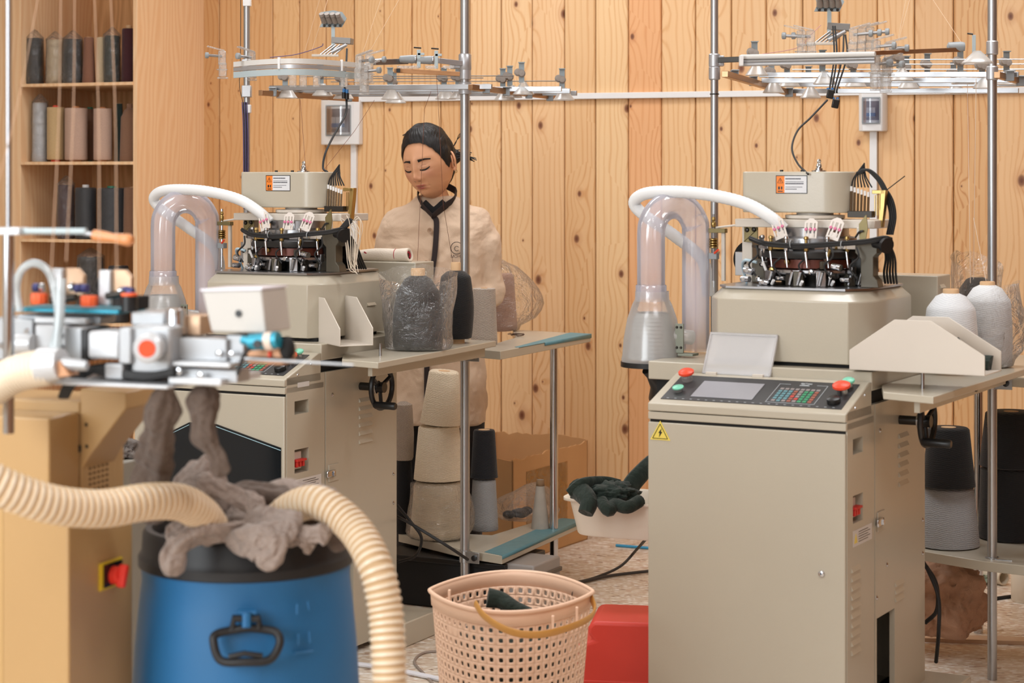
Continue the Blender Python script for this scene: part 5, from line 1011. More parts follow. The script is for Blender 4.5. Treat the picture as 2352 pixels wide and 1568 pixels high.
torn((0, 0), (0, .59), 26, .385, .005, (-1, 0)).make('carton_side', kr, t, smooth=0); torn((-.42, 0), (-.42, .59), 20, .4, .005, (1, 0)).make('carton_side', kr, t, smooth=0)
torn((-.42, 0), (0, 0), 20, .385, .005, (0, 1)).make('carton_end', kr, t, smooth=0); torn((-.42, .59), (0, .59), 20, .40, .005, (0, -1)).make('carton_end', kr, t, smooth=0); bx('carton_bottom', kr, -.42, 0, 0, .59, 0, .005, t, 0)
tp = film('packing_tape', (206, 150, 70), .5, .2, .3, 30, .6, .2); bx('packing_tape', tp, .0005, .002, .1, .42, .05, .33, t, 0)
# floor clutter under the shelves
q = at(1120, 0, 6.75); t = thing('black_crate', 'black plastic crate on the floor under the low shelf', 'crate', (q.x - .06, q.y, 0), -FL.t); m = MB(); m.box(-.26, .2, -.14, .14, 0, .165); m.make('crate_body', blackm, t, .006); bx('crate_rim', black, -.27, .21, -.15, .15, .15, .168, t, .003)
q = at(1222, 0, 6.5); t = thing('grey_container', 'grey lidded plastic container under the taped shelf edge', 'container', (q.x - .02, q.y + .12, 0), -FL.t); bx('container_body', P('grey_container', (158, 152, 148), .4), -.1, .08, -.1, .1, 0, .17, t, .006); bx('container_rim', P('grey_rim', (96, 88, 80), .5), -.105, .085, -.105, .105, .12, .135, t, .003)
def cable(pts, r, mat, label, cat='cable', n=8):
    o = MB().tube(sm(pts, 8), r, n).make('cable', mat); tag(o, label, cat); return o
def fz(px, py, h=.0): z = h; D = (H - z) * F_ / (py - HY); return at(px, py, D)
cable([fz(1240, 1332, .008), fz(1310, 1340, .008), fz(1400, 1322, .008), fz(1500, 1310, .008)], .0055, P('worn_black_cable', (58, 52, 48), .7), 'black power cable lying on the floor behind the basket')
cable([at(1490, 1230, 6.2), fz(1462, 1262, .10), fz(1425, 1300, .03), fz(1370, 1325, .006), fz(1320, 1338, .006)], .005, P('worn_black_cable', (58, 52, 48)), 'curved brown-black cable dropping from behind the tub')
cable([fz(1415, 1252, .006), fz(1490, 1258, .006)], .0055, P('blue_hose', (62, 160, 206), .4), 'bright blue hose end on the floor below the tub', 'hose')
cable([fz(760, 1517, .009), fz(900, 1536, .009), fz(1060, 1570, .009)], .007, P('white_pipe', (218, 218, 224), .35), 'thin white pipe lying on the terrazzo by the basket', 'pipe')
cable([fz(1010, 1494, .004), fz(970, 1500, .004), fz(952, 1520, .004), fz(975, 1548, .004), fz(1000, 1575, .004)], .0038, P('grey_cable', (150, 136, 126), .6), 'thin grey cable looping left of the basket')
cable([at(912, 1160, 6.4), at(945, 1200, 6.35), at(968, 1235, 6.35), at(955, 1275, 6.4), at(915, 1290, 6.45)], .005, rubber, 'black cable loop hanging by the low shelf')
cable([at(912, 1185, 6.3), at(960, 1212, 6.22), at(1030, 1255, 6.2), at(1075, 1285, 6.24)], .005, rubber, 'black cable running down to the left pole clamp')
# right side clutter
q = at(2150, 0, 6.05); sk = cloth('brown_sack_cloth', (208, 166, 138), (180, 138, 110), 5, 1.0, 7); t = crumple('cloth_sack', sk, (q.x, q.y, .15), .2, (.8, .7, .8), 5, 'brown cloth sack slumped under the right-hand shelf', 'sack', amp=.25)
cable([at(2120, 1290, 5.55), at(2150, 1340, 5.5), at(2152, 1400, 5.48), at(2125, 1430, 5.5)], .006, rubber, 'black cable loop hanging beside the brown sack')
cable([at(2128, 1300, 5.5), at(2155, 1370, 5.46), at(2156, 1450, 5.44), at(2150, 1520, 5.5)], .0055, rubber, 'straight black cable hanging in front of the brown sack')
q = fz(2306, 1345, .0); o = MB().lathe([(.026, 0), (.026, .12), (.021, .12), (.021, 0), (.026, 0)], (q.x, q.y, .028), 24, RX(-90) @ RY(-30), False).make('pipe_offcut', P('ivory_pvc', (224, 212, 190), .4)); tag(o, 'short ivory plastic pipe offcut on the floor at the right', 'pipe')
q = fz(2352, 1385, 0); o = MB().lathe([(.04, 0), (.045, .01), (.045, .09), (.03, .115), (.014, .12), (.014, .14), (.002, .14)], q + Vector((.01, .03, .0)), 28).make('white_bottle', P('white_bottle', (228, 216, 196), .4)); tag(o, 'white plastic bottle on the floor at the right edge', 'bottle')
cable([fz(2195, 1383, .006), fz(2270, 1376, .006), fz(2345, 1366, .006), fz(2420, 1356, .006)], .006, rubber, 'black cable crossing the floor at the right edge')
crumple('green_white_bag', P('printed_bag', (150, 168, 150), .4, 0, .4, 60), fz(2230, 1335, .02) + Vector((0, .05, .0)), .06, (1.2, .8, .5), 8, 'small crumpled green and white bag on the floor by the sack', 'plastic bag', amp=.6)
o = MB().box(-.5, .7, 0, .06, 0, .012, Matrix.Translation(fz(2250, 1478)) @ RZ(-8)).make('wood_strip', P('pale_wood_strip', (206, 176, 146), .8, 0, .1)); tag(o, 'pale wooden strip lying on the floor at the right', 'board')
q = at(287, 0, 5.35); t = thing('sock_bin', 'grey plastic bin with grey knits between the two machines at the left', 'bin', (q.x, q.y, 0), -FL.t); bx('bin_body', P('bin_grey', (132, 128, 118), .5), -.1, .05, -.08, .1, 0, zat(1050, 5.35), t, .006); crumple('knit_scrap', cloth('grey_knit', (120, 112, 106), (84, 76, 72), 60, .5, 14), (-.02, 0, zat(1035, 5.35)), .06, (1, .9, .6), 2, None, '', parent=t)
# ================================================================ blue drum, lid, socks
BD = 3.70; q = at(566, 0, BD); BL = thing('blue_drum', 'blue plastic drum with a black ring lid and black side handle', 'drum', (q.x, q.y, 0))
blue = P('drum_blue', (30, 102, 154), .5, 0, .08, 4); bl_ = P('lid_black', (30, 30, 32), .5)
MB().lathe([(.17, 0), (.185, .01), (.195, .06), (.205, .2), (.2105, .35), (.209, .48), (.203, .58), (.195, .66), (.190, .70), (.192, .722), (.192, .735), (.16, .735)], n=72).make('drum_body', blue, BL)
MB().lathe([(.190, .722), (.1975, .726), (.1975, .742), (.191, .752), (.189, .785), (.184, .793), (.172, .793), (.168, .77), (.004, .765)], n=72).make('lid', bl_, BL, smooth=30)
MB().lathe([(.2098, .392), (.2125, .396), (.2098, .40)], n=72, cap=False).make('drum_rib', blue, BL)
def bq(px, py, out=.0):
    r = .2095 + out; D = BD - r; x = (px - 563) / F_ * D; x = max(-r + .001, min(r - .001, x)); y = -math.sqrt(r * r - x * x); D = BD + y; return Vector((x, y, H - (py - HY) / F_ * D))
hd = [bq(px, py, o_) for px, py, o_ in ((560, 1448, .004), (535, 1455, .012), (527, 1470, .02), (545, 1516, .026), (600, 1520, .03), (655, 1515, .026), (677, 1478, .02), (668, 1452, .012), (640, 1445, .004), (600, 1442, .004), (560, 1448, .004))]
MB().tube(sm(hd, 6), .0075, 10).make('handle', bl_, BL); MB().tube([bq(565, 1508, .028), bq(600, 1500, .03), bq(640, 1506, .028)], .005, 8).make('handle_grip', bl_, BL)
MB().tube([bq(570, 1442, .006), bq(572, 1420, .008), bq(628, 1420, .008), bq(628, 1442, .006)], .007, 8).make('handle_bracket', bl_, BL)
MB().tube([bq(582, 1406, .006), bq(622, 1406, .006)], .005, 8).make('blue_latch', blue, BL); MB().tube([bq(602, 1406, .012), bq(602, 1440, .014)], .008, 8).make('blue_latch', blue, BL)
for (px, py, px2, py2) in ((712, 1385, 712, 1410), (735, 1380, 738, 1400), (715, 1455, 715, 1480), (738, 1450, 740, 1475), (705, 1500, 745, 1495)): MB().tube([bq(px, py, .0), bq(px2, py2, .0)], .0022, 6).make('moulded_mark', blue, BL)
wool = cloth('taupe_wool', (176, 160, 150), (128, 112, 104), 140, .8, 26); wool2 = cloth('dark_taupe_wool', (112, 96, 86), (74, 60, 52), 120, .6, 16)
def sock(pts, r, label, mat=wool, flat=.6, grp='socks heaped on the blue drum', name='sock', ns=8, up=None):
    pts = sm([at(*p) for p in pts], ns); n_ = len(pts); m = MB(); R = [(r(i / (n_ - 1)) if callable(r) else r) * (1 + .14 * noise.noise(pts[i] * 26)) * (min(1, .45 + 5 * min(i, n_ - 1 - i) / n_)) for i in range(n_)]
    K = 30; m.tube(pts, R, K, True, flat, up); ph = random.uniform(0, 6)
    for i, q_ in enumerate(m.v):
        q_ = Vector(q_); c = pts[min(n_ - 1, i // K)]; u = min(n_ - 1, i // K) / (n_ - 1); a = 2 * PI * (i % K) / K
        k = 1 + .16 * math.sin(3 * a + ph + 5 * u) + .09 * math.sin(7 * a + ph * 2 - 9 * u) + .30 * noise.noise(q_ * 26) + .16 * noise.noise(q_ * 65) - .12 * abs(math.sin(u * 17 + 2 * math.sin(a))) ** 6; m.v[i] = tuple(c + (q_ - c) * k)
    o = m.make(name, mat, smooth=180); m_ = o.modifiers.new('u', 'SUBSURF'); m_.levels = 1; m_.render_levels = 1; o.name = name; tag(o, label, 'sock', grp); return o
GS = 'socks heaped on the blue drum'
sock([(590, 1212, 3.56), (520, 1218, 3.48), (440, 1230, 3.44), (405, 1262, 3.43), (402, 1318, 3.44)], lambda u: .020 + .016 * u, 'grey-brown sock with its wide toe drooping over the left of the lid')
sock([(520, 1235, 3.50), (580, 1238, 3.46), (625, 1262, 3.44), (600, 1308, 3.43)], lambda u: .02 + .010 * math.sin(PI * u), 'grey sock with a pinkish toe drooping over the front of the lid', flat=.9)
sock([(600, 1235, 3.56), (650, 1225, 3.50), (700, 1232, 3.48), (715, 1262, 3.5)], .019, 'short grey sock with its end turned up at the front right')
sock([(470, 1215, 3.62), (520, 1190, 3.6), (590, 1180, 3.6), (640, 1200, 3.56)], .021, 'light grey sock folded across the middle of the heap')
sock([(640, 1190, 3.62), (700, 1185, 3.6), (745, 1200, 3.58), (700, 1222, 3.56)], .018, 'light grey sock hooked back on itself at the right')
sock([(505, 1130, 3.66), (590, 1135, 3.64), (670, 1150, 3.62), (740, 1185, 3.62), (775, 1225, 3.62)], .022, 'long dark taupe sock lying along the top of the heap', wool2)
sock([(600, 1125, 3.72), (680, 1130, 3.70), (745, 1140, 3.68), (782, 1175, 3.66), (785, 1225, 3.66)], .023, 'taupe sock bent down over the right rim behind the long dark one', wool)
sock([(486, 1040, 3.62), (470, 1080, 3.6), (430, 1108, 3.6), (450, 1135, 3.62)], lambda u: .014 + .014 * math.sin(PI * min(1, u * 1.1)), 'grey-brown sock standing up as the peak of the heap')
sock([(478, 1060, 3.6), (492, 1110, 3.6), (510, 1160, 3.6), (480, 1190, 3.6), (440, 1205, 3.6)], .022, 'grey-brown sock running down from the peak to the left')
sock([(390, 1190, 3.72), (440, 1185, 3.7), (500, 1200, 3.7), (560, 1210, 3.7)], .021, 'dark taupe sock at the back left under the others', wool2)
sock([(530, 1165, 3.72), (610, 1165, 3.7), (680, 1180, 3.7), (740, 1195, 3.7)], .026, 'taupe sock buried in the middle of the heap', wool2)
sock([(430, 1215, 3.66), (520, 1225, 3.64), (620, 1225, 3.64), (720, 1230, 3.64)], .026, 'grey sock lying flat on the lid at the bottom of the heap', wool)
sock([(385, 880, 3.28), (368, 950, 3.32), (362, 1020, 3.38), (355, 1080, 3.44), (348, 1150, 3.48), (350, 1200, 3.5)], lambda u: .022 + .020 * u - .012 * max(0, u - .8) * 5, 'long dark brown sock hanging from the foreground machine, left one', wool2, .6, 'socks hanging from the foreground machine', up=(1, 0, 0))
sock([(468, 885, 3.3), (466, 940, 3.3), (472, 1000, 3.32), (500, 1050, 3.34), (505, 1095, 3.36)], lambda u: .031 - .014 * min(1, u * 1.6), 'dark brown sock hanging from the foreground machine, right one', wool2, .6, 'socks hanging from the foreground machine', up=(1, 0, 0))
sock([(500, 1235, 3.50), (455, 1215, 3.50), (420, 1225, 3.46), (395, 1255, 3.43)], .026, 'grey sock end folded beside the drooping wide toe, left of the lid')
sock([(560, 1205, 3.52), (600, 1190, 3.5), (650, 1192, 3.49), (690, 1208, 3.48)], .020, 'grey sock arched over the middle front of the heap')
sock([(575, 1235, 3.48), (610, 1215, 3.46), (660, 1212, 3.46), (640, 1240, 3.45)], .018, 'small grey sock looped at the centre front')
sock([(455, 1095, 3.56), (500, 1120, 3.56), (560, 1150, 3.55), (600, 1175, 3.54)], .022, 'taupe sock slanting down from under the peak')
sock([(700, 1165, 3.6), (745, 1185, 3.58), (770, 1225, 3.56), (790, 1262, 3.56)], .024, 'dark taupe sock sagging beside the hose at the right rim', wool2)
sock([(650, 1250, 3.49), (690, 1228, 3.48), (735, 1222, 3.48), (752, 1240, 3.49)], .017, 'pinkish grey sock curled at the right front of the lid')
# ribbed suction hoses
hs = P('ribbed_cream_hose', (232, 218, 196), .35, 0, .05, 30); hs2 = P('hose_valley', (206, 176, 138), .45, 0, .08, 30)
def ribbed(pts, r, label, seg=.0125):
    p = sm(pts, 14); out = [p[0]]; acc = 0
    for a, b in zip(p, p[1:]):
        d = (b - a).length; pos = seg / 3 - acc
        while pos <= d: out.append(a.lerp(b, pos / d)); pos += seg / 3
        acc = (acc + d) % (seg / 3)
    o = MB().tube(out, [r * (.905, 1.03, 1.03)[i % 3] for i in range(len(out))], 24).make('suction_hose', hs, smooth=30); o.data.materials.append(hs2)
    for f_ in o.data.polygons:
        if f_.index // 24 % 3 != 1 and f_.index < (len(out) - 1) * 24: f_.material_index = 1
    tag(o, label, 'hose'); return o
ribbed([at(-60, 1085, 3.14), at(20, 1125, 3.16), at(120, 1158, 3.2), at(230, 1168, 3.26), at(340, 1152, 3.33), at(415, 1154, 3.40), at(462, 1180, 3.46), at(485, 1210, 3.50)], .0305, 'cream ribbed hose running from the left edge into the sock heap')
ribbed([at(620, 1215, 3.62), at(670, 1168, 3.58), at(735, 1155, 3.53), at(812, 1212, 3.48), at(862, 1300, 3.42), at(885, 1400, 3.4), at(892, 1500, 3.38), at(900, 1640, 3.36), at(930, 1800, 3.3)], .0295, 'cream ribbed hose arching out of the sock heap down to the floor')
# ================================================================ foreground machine
tan = P('tan_enamel', (184, 148, 100), .35, 0, .04); tand = tan
G = thing('linking_machine', 'blurred tan foreground machine with a silver aluminium head', 'machine', FG.o, -FG.t)
def gb(name, mat, px0, px1, py0, py1, y=0, d=.05, bev=.002, tilt=None):
    a = FG.F(px0, py0, y); b = FG.F(px1, py1, y); return MB().box(a.x, b.x, y, y + d, b.z, a.z).make(name, mat, G, bev)
def gc(name, mat, a, b, r, r2=None, n=20): return MB().cyl(FG.F(*a), FG.F(*b), r, r2, n).make(name, mat, G)
# cabinet
e = FG.S(305, 1300, 0); z1 = FG.F(150, 1180, 0).z
bx('cabinet', tan, -.42, 0, 0, e.y, 0, z1, G, .004)
uc = FG.F(113, 960, .02); ztop = uc.z; ys = .02; x1 = uc.x; ye = FG.S(183, 912, x1).y
bx('upper_cabinet', tan, -.42, x1, ys, ye, z1 - .002, ztop, G, .004); bx('rear_cabinet', tan, -.42, x1 + .0, ye, ye + .15, z1 - .002, ztop + .018, G, .004)
bx('cabinet_seam', P('tan_seam', (196, 160, 106), .4), -.135, -.131, -.001, .0, 0, z1, G, 0)
y2 = ye; PT = [FG.F(px, py, y2) for px, py in ((184, 892), (290, 900), (290, 938), (203, 1050), (184, 1085))]
MB().prism([(q.x, q.z) for q in PT], 1, y2, y2 + .11).make('chute_cover', tan, G, .003)
xr = FG.F(203, 1060, y2 + .02).x; bx('lower_column', tan, x1, xr + .0, y2, y2 + .11, z1 - .002, PT[3].z, G, .002)
m = MB(); qa = Vector((xr, y2 + .02, 0))
for r in range(9):
    for c in range(5): z = PT[3].z - .012 - r * .0095; y = y2 + .022 + c * .014; m.box(xr - .001, xr + .001, y, y + .007, z - .004, z)
m.make('vent_perforation', P('perforation_dark', (96, 72, 46), .8), G, 0)['kind'] = 'stuff'
for (px, py) in ((198, 975), (199, 1025)): q = FG.F(px, py, y2); MB().lathe([(.0035, 0), (.002, .002), (.0005, .002)], q, 10, RX(90)).make('screw', dsteel, G)
q = FG.F(180, 1030, y2 - .002); MB().cbox(q, (.010, .004, .012)).make('door_catch', black, G, .001)
q = FG.S(250, 1318, 0); sw = thing_part('main_switch', G); hh = .028
a = FG.S(226, 1318, 0).y; b = FG.S(277, 1318, 0).y; zc = q.z; bx('switch_plate', P('switch_yellow', (228, 196, 40), .45), 0, .004, a, b, zc - .024, zc + .024, sw, .001); bx('switch_field', black, .004, .006, a + .01, b - .004, zc - .02, zc + .02, sw, 0)
MB().lathe([(.016, 0), (.016, .012), (.013, .015), (.001, .015)], (.006, (a + b) / 2 + .002, zc - .002), 24, RY(90)).make('switch_knob', P('switch_red', (232, 52, 36), .45), sw); MB().box(.018, .034, -.006, .006, -.02, .02, Matrix.Translation((0, (a + b) / 2, zc - .002)) @ RX(-20)).make('switch_grip', P('switch_red', (232, 52, 36)), sw, .003)
# head: plates, blocks, cylinders
sil = P('satin_aluminium', (172, 174, 177), .36, .35, .05, 20); sil2 = P('bright_aluminium', (200, 202, 205), .34, .3)
gb('base_plate', sil2, 88, 385, 874, 894, -.09, .20, .002); gb('base_plate', sil2, 386, 508, 866, 886, -.07, .14, .002)
gb('lower_bar', sil2, 396, 528, 830, 845, -.06, .05); gb('lower_bar', sil, 404, 545, 846, 880, -.05, .045); gb('carriage_bar', sil, 398, 520, 775, 830, -.03, .06)
for (px, py) in ((505, 812), (533, 813), (412, 852), (462, 862)): q = FG.F(px, py, -.062 if py > 830 else -.032); MB().lathe([(.006, 0), (.006, .004), (.004, .005), (.001, .005)], q, 12, RX(90)).make('cap_bolt', chrome, G)
gb('end_block', sil, 520, 560, 768, 835, -.02, .06); gb('servo_rear', black, 184, 202, 755, 826, -.05, .07, .003); gb('servo_body', sil2, 200, 274, 760, 826, -.055, .08, .006); gb('servo_flange', sil, 272, 300, 752, 836, -.065, .09, .003); gb('servo_flange', sil, 240, 282, 835, 872, -.06, .08, .003)
gb('gear_housing', sil, 300, 392, 746, 862, -.055, .08, .006); a = FG.F(376, 796, -.056)
MB().lathe([(.022, 0), (.024, .006), (.024, .04), (.020, .044)], (a.x - .02, a.y, a.z), 28, RZ(18) @ RX(90)).make('knob_barrel', sil2, G); MB().lathe([(.0140, 0), (.0140, .001), (.001, .001)], (a.x - .02 + .0136, a.y - .0425, a.z), 28, RZ(18) @ RX(90)).make('orange_cap', P('orange_cap', (226, 74, 26), .5), G)
gb('upper_block', sil, 300, 378, 716, 750, .0, .08, .004); q = FG.F(404, 770, -.01); MB().lathe([(.0165, 0), (.0165, .042), (.0155, .044)], q, 32).make('polished_cylinder', chrome, G); MB().lathe([(.018, -.002), (.018, .002)], q, 28).make('black_seal', black, G); gb('side_block', P('tan_reflecting_block', (206, 172, 142), .35, .4), 425, 460, 724, 770, -.0, .05)
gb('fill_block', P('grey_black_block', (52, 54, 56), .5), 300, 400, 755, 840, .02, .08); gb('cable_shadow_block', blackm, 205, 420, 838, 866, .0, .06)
# tilted hopper
hp_ = MB(); A = FG.F(464, 668, -.03); B = FG.F(600, 665, -.03); C = FG.F(612, 765, -.03); D_ = FG.F(485, 762, -.03)
hp_.prism([(A.x, A.z), (B.x, B.z), (C.x, C.z), (D_.x, D_.z)], 1, -.03, .06); hp_.make('hopper', P('pale_hopper', (190, 186, 180), .4), G, .003); MB().prism([(A.x - .002, A.z), (B.x + .002, B.z), (B.x + .002, B.z + .003), (A.x - .002, A.z + .003)], 1, -.032, .062).make('hopper_lid', P('hopper_lid_white', (232, 230, 240), .35), G, 0)
q = FG.F(548, 720, -.031); MB().lathe([(.006, 0), (.006, .001), (.001, .001)], q, 16, RX(90)).make('hopper_hole', black, G)
# teal coupling, black knob, needle
tl = P('teal_anodised', (42, 142, 166), .35, .3); gc('teal_coupling', tl, (575, 786, -.05), (640, 780, -.05), .0135); gc('tape_wrap', P('tape_beige', (222, 204, 190), .8), (612, 784, -.05), (628, 782, -.05), .0145); gc('teal_stub', tl, (556, 780, -.045), (575, 784, -.045), .007)
q = FG.F(592, 790, -.066); MB().lathe([(.007, 0), (.007, .003), (.001, .003)], q, 16, RX(90)).make('coupling_bore', black, G)
gb('tan_block', P('copper_tan_block', (190, 140, 104), .4, .3), 568, 650, 800, 838, -.03, .05); gb('red_tab', red, 614, 622, 806, 826, -.035, .004); q = FG.F(660, 800, -.03); MB().ball(q, .013, 12, (1, 1, 1.5)).make('black_knob', blackm, G)
gc('long_needle', sil, (540, 822, -.04), (812, 838, -.04), .0028, .0018, 12); gb('needle_bar', dsteel, 555, 705, 818, 826, -.038, .01)
m = MB(); m.tube(sm([FG.F(575, 800, -.06), FG.F(560, 815, -.06), FG.F(552, 840, -.06), FG.F(545, 860, -.06)], 6), .003, 6); m.make('black_lead', rubber, G)
# teal plate with brackets and orange knobs
gb('teal_plate', tl, 34, 272, 706, 722, .02, .09, .002); gb('plate_support', sil, 40, 230, 722, 745, .04, .05)
og = P('orange_knob', (240, 100, 52), .45)
for (px, py, mt_) in ((90, 697, og), (205, 703, og)):
    q = FG.F(px, py, .03); o = MB(); pr = [(.0135, 0), (.0145, .003), (.0145, .015), (.0135, .018), (.001, .018)]; o.lathe(pr, q, 32, None, wob=lambda v_, j, i: Vector((v_.x * (1 + .05 * math.sin(i * 2.36)), v_.y * (1 + .05 * math.sin(i * 2.36)), v_.z))); o.make('orange_knob', mt_, G)
q = FG.F(297, 715, .03); MB().lathe([(.014, 0), (.014, .026), (.001, .026)], q, 24).make('black_cap', black, G); MB().lathe([(.013, .026), (.014, .027), (.014, .031), (.001, .031)], q, 24).make('orange_ring', og, G)
gb('rear_valve', blackm, 280, 316, 680, 712, .05, .04)
for (x0, x1_, y0_, y1_) in ((115, 142, 616, 700), (226, 252, 620, 702)):
    gb('bracket_arm', sil2, x0, x1_, y0_, y1_, .05, .01); a = FG.F(x1_, y0_, .05); b = FG.F(x1_ + 42, y0_ + 90, .05)
    MB().prism([(a.x, b.z + .02), (b.x, b.z + .02), (b.x, a.z - .012), (b.x - .012, a.z), (a.x, a.z)], 1, .06, .07).make('bracket_plate', P('tan_reflecting_block', (206, 172, 142)), G, .001)
for (px, py) in ((85, 660), (180, 662), (195, 662), (290, 668), (300, 670)): gc('air_fitting', P('navy_fitting', (50, 52, 110), .4), (px - 6, py, .045), (px + 6, py, .045), .0075)
for (px, py) in ((98, 660), (166, 658), (280, 668)): gc('fitting_nut', chrome, (px - 4, py, .045), (px + 4, py, .045), .0075)
for (a_, b_) in (((118, 690), (175, 682)), ((120, 665), (155, 690)), ((245, 680), (290, 672))): gc('dark_rod', dsteel, (*a_, .04), (*b_, .04), .006)
# left blocks
gb('slide_block', sil, -30, 75, 730, 830, .02, .10, .003); gb('slide_block', sil2, 80, 150, 745, 822, .0, .09, .003); gb('wedge_block', sil, 150, 196, 752, 830, -.02, .08, .003); gc('roller', sil2, (40, 790, -.005), (78, 790, -.005), .017); gb('dark_gap', blackm, 40, 110, 805, 838, .06, .05)
gb('wedge_top', sil2, 78, 195, 728, 745, .01, .1, .002)
for (px, py) in ((2, 793), (62, 762), (140, 798), (139, 770)): q = FG.F(px, py, -.002); MB().lathe([(.006, 0), (.005, .003), (.001, .003)], q, 12, RX(90)).make('cap_bolt', chrome, G)
MB().tube(sm([FG.F(46, 715, .0), FG.F(38, 660, .0), FG.F(50, 620, .0), FG.F(80, 604, .0), FG.F(112, 625, -.01), FG.F(128, 680, -.02), FG.F(134, 740, -.03), FG.F(120, 800, -.04), FG.F(115, 830, -.04)], 8), .0068, 12, False).make('clear_air_tube', film('milky_tube', (222, 232, 236), .55, .15, .1, 8, .6, .6), G)
MB().tube([FG.F(140, 640, -.03), FG.F(138, 720, -.035), FG.F(128, 820, -.05)], .0085, 12, False).make('clear_air_tube', film('milky_tube', (222, 232, 236), .55), G)
# upright post, arm, wooden handle
pz = FG.F(20, 830, -.08); pz2 = FG.F(20, -40, -.08); MB().cyl((pz.x, pz.y, pz.z - .12), (pz.x, pz.y, FG.F(20, 535, -.08).z), .0095, n=20).make('post', chrome, G); MB().cyl((pz.x, pz.y, FG.F(20, 530, -.08).z), (pz.x, pz.y, 2.0), .0046, n=14).make('thin_post', steel, G)
gc('cross_arm', P('pale_metal', (176, 190, 194)), (-40, 530, -.085), (198, 531, -.085), .0052); gb('arm_clamp', sil2, -6, 44, 522, 540, -.10, .03); gc('handle_rod', sil, (190, 534, -.085), (225, 541, -.085), .0035)
a = FG.F(213, 540, -.085); b = FG.F(306, 553, -.085); M = Matrix.Translation(a) @ (b - a).to_track_quat('Z', 'Y').to_matrix().to_4x4(); Lh = (b - a).length
MB().lathe([(.006, 0), (.0095, .003), (.0092, Lh * .3), (.0075, Lh * .5), (.0095, Lh * .78), (.0105, Lh * .9), (.007, Lh * .98), (.001, Lh)], (0, 0, 0), 20, M).make('wooden_handle', P('varnished_handle', (206, 136, 84), .25), G)
# hose stub, funnel, black leads
a = [FG.F(-80, 935, -.14), FG.F(-20, 892, -.13), FG.F(40, 858, -.12), FG.F(112, 842, -.11)]; p = sm(a, 24)
MB().tube(p, [.029 + (.0, .002, .002)[i % 3] for i in range(len(p))], 20).make('head_hose', hs, G)
gc('suction_nozzle', sil2, (96, 840, -.115), (142, 836, -.115), .030, .026); gc('suction_nozzle', sil, (142, 836, -.115), (200, 840, -.11), .012, .008)
q0, q1, q2 = FG.F(118, 868, -.12), FG.F(142, 826, -.12), FG.F(168, 862, -.12); MB().prism([(q0.x, q0.z), (q1.x, q1.z), (q2.x, q2.z)], 1, -.13, -.10).make('nozzle_wedge', P('copper_tan_block', (190, 140, 104)), G, .001)
m = MB()
for k in range(5): m.tube(sm([FG.F(138 + 4 * k, 912, -.02), FG.F(150 + 5 * k, 885, -.03), FG.F(185 + 6 * k, 855, -.03), FG.F(240, 846 + 3 * k, -.05), FG.F(330, 860 + 2 * k, -.06), FG.F(400, 850 + 2 * k, -.07)], 6), .0042, 8)
m.make('black_leads', rubber, G)
# ================================================================ the woman
PD = 7.12; pc0 = at(1003, 0, PD); PO = Vector((pc0.x, pc0.y, 0)); PR = math.radians(-7)
W_ = thing('person', 'woman in a tan work jacket with dark collar looking down, standing behind the centre-left machine', 'person', PO, PR)
def interp(tab, x):
    if x <= tab[0][0]: return tab[0][1]
    for (a, va), (b, vb) in zip(tab, tab[1:]):
        if x <= b: u = (x - a) / (b - a); u = u * u * (3 - 2 * u); return va + (vb - va) * u
    return tab[-1][1]
def G_(x, z, cx_, cz_, sx, sz): return math.exp(-((x - cx_) / sx) ** 2 - ((z - cz_) / sz) ** 2)
HA, HB_, HC = .078, .094, .117
def jaw(z): return interp([(-.125, .54), (-.105, .67), (-.085, .80), (-.06, .91), (-.03, .97), (.0, 1.0), (.05, .98), (.12, 1)], z)
def disp(x, z):
    """forward (-y) relief of the face at x, z"""
    ax = abs(x); d = 0
    d += .0065 * G_(x, z, 0, .018, .009, .02) + .0105 * G_(x, z, 0, -.008, .0085, .018) + .0175 * G_(x, z, 0, -.030, .0105, .0135) + .0075 * G_(ax, z, .0135, -.035, .0075, .0075)
    d -= .0075 * G_(ax, z, .031, .012, .017, .012); d += .0062 * G_(ax, z, .031, .004, .0145, .0085); d += .0022 * G_(ax, z, .031, .030, .02, .008)
    d -= .0035 * G_(ax, z, .031, -.0095, .015, .0045)
    d += .0058 * G_(ax, z, .041, -.022, .02, .018) + .004 * G_(x, z, 0, -.06, .026, .02)
    d += .0040 * G_(ax, z, .008, -.0575, .010, .0038) + .0052 * G_(x, z, 0, -.0665, .0155, .0045) - .0035 * G_(x, z, 0, -.0622, .02, .0016) - .002 * G_(x, z, 0, -.051, .003, .005) - .003 * G_(x, z, 0, -.0755, .016, .004) - .0022 * G_(ax, z, .0255, -.062, .004, .005)
    d += .0075 * G_(x, z, 0, -.094, .02, .014); d -= .003 * G_(ax, z, .022, -.045, .004, .012)
    return d
def hpt(u, v):
    """u azimuth from the front, v polar angle from the crown"""
    sx, sy, sz = math.sin(v) * math.sin(u), -math.sin(v) * math.cos(u), math.cos(v)
    z = HC * sz; x = HA * sx * jaw(z); y = HB_ * sy
    if sy > 0: y *= 1.0 + .06 * max(0, sz)
    lo = max(0, min(1, (-z - .03) / .09))
    if sy > 0: y *= 1 - .35 * lo
    else: y += .004 * lo
    if sy < 0: y -= disp(x, z) * min(1, -sy * 1.6)
    return Vector((x, y, z))
def surf(x, z, out=.0):
    xx = x / jaw(z); r = max(.001, 1 - (xx / HA) ** 2 - (z / HC) ** 2); sy = -math.sqrt(r); lo = max(0, min(1, (-z - .03) / .09)); return Vector((x, HB_ * sy + .004 * lo - disp(x, z) * min(1, -sy * 1.6) - out, z))
HM = Matrix.Translation((-.022, -.035, 1.478)) @ RY(-8) @ RZ(-21) @ RX(8) @ Matrix.Scale(1.09, 4)
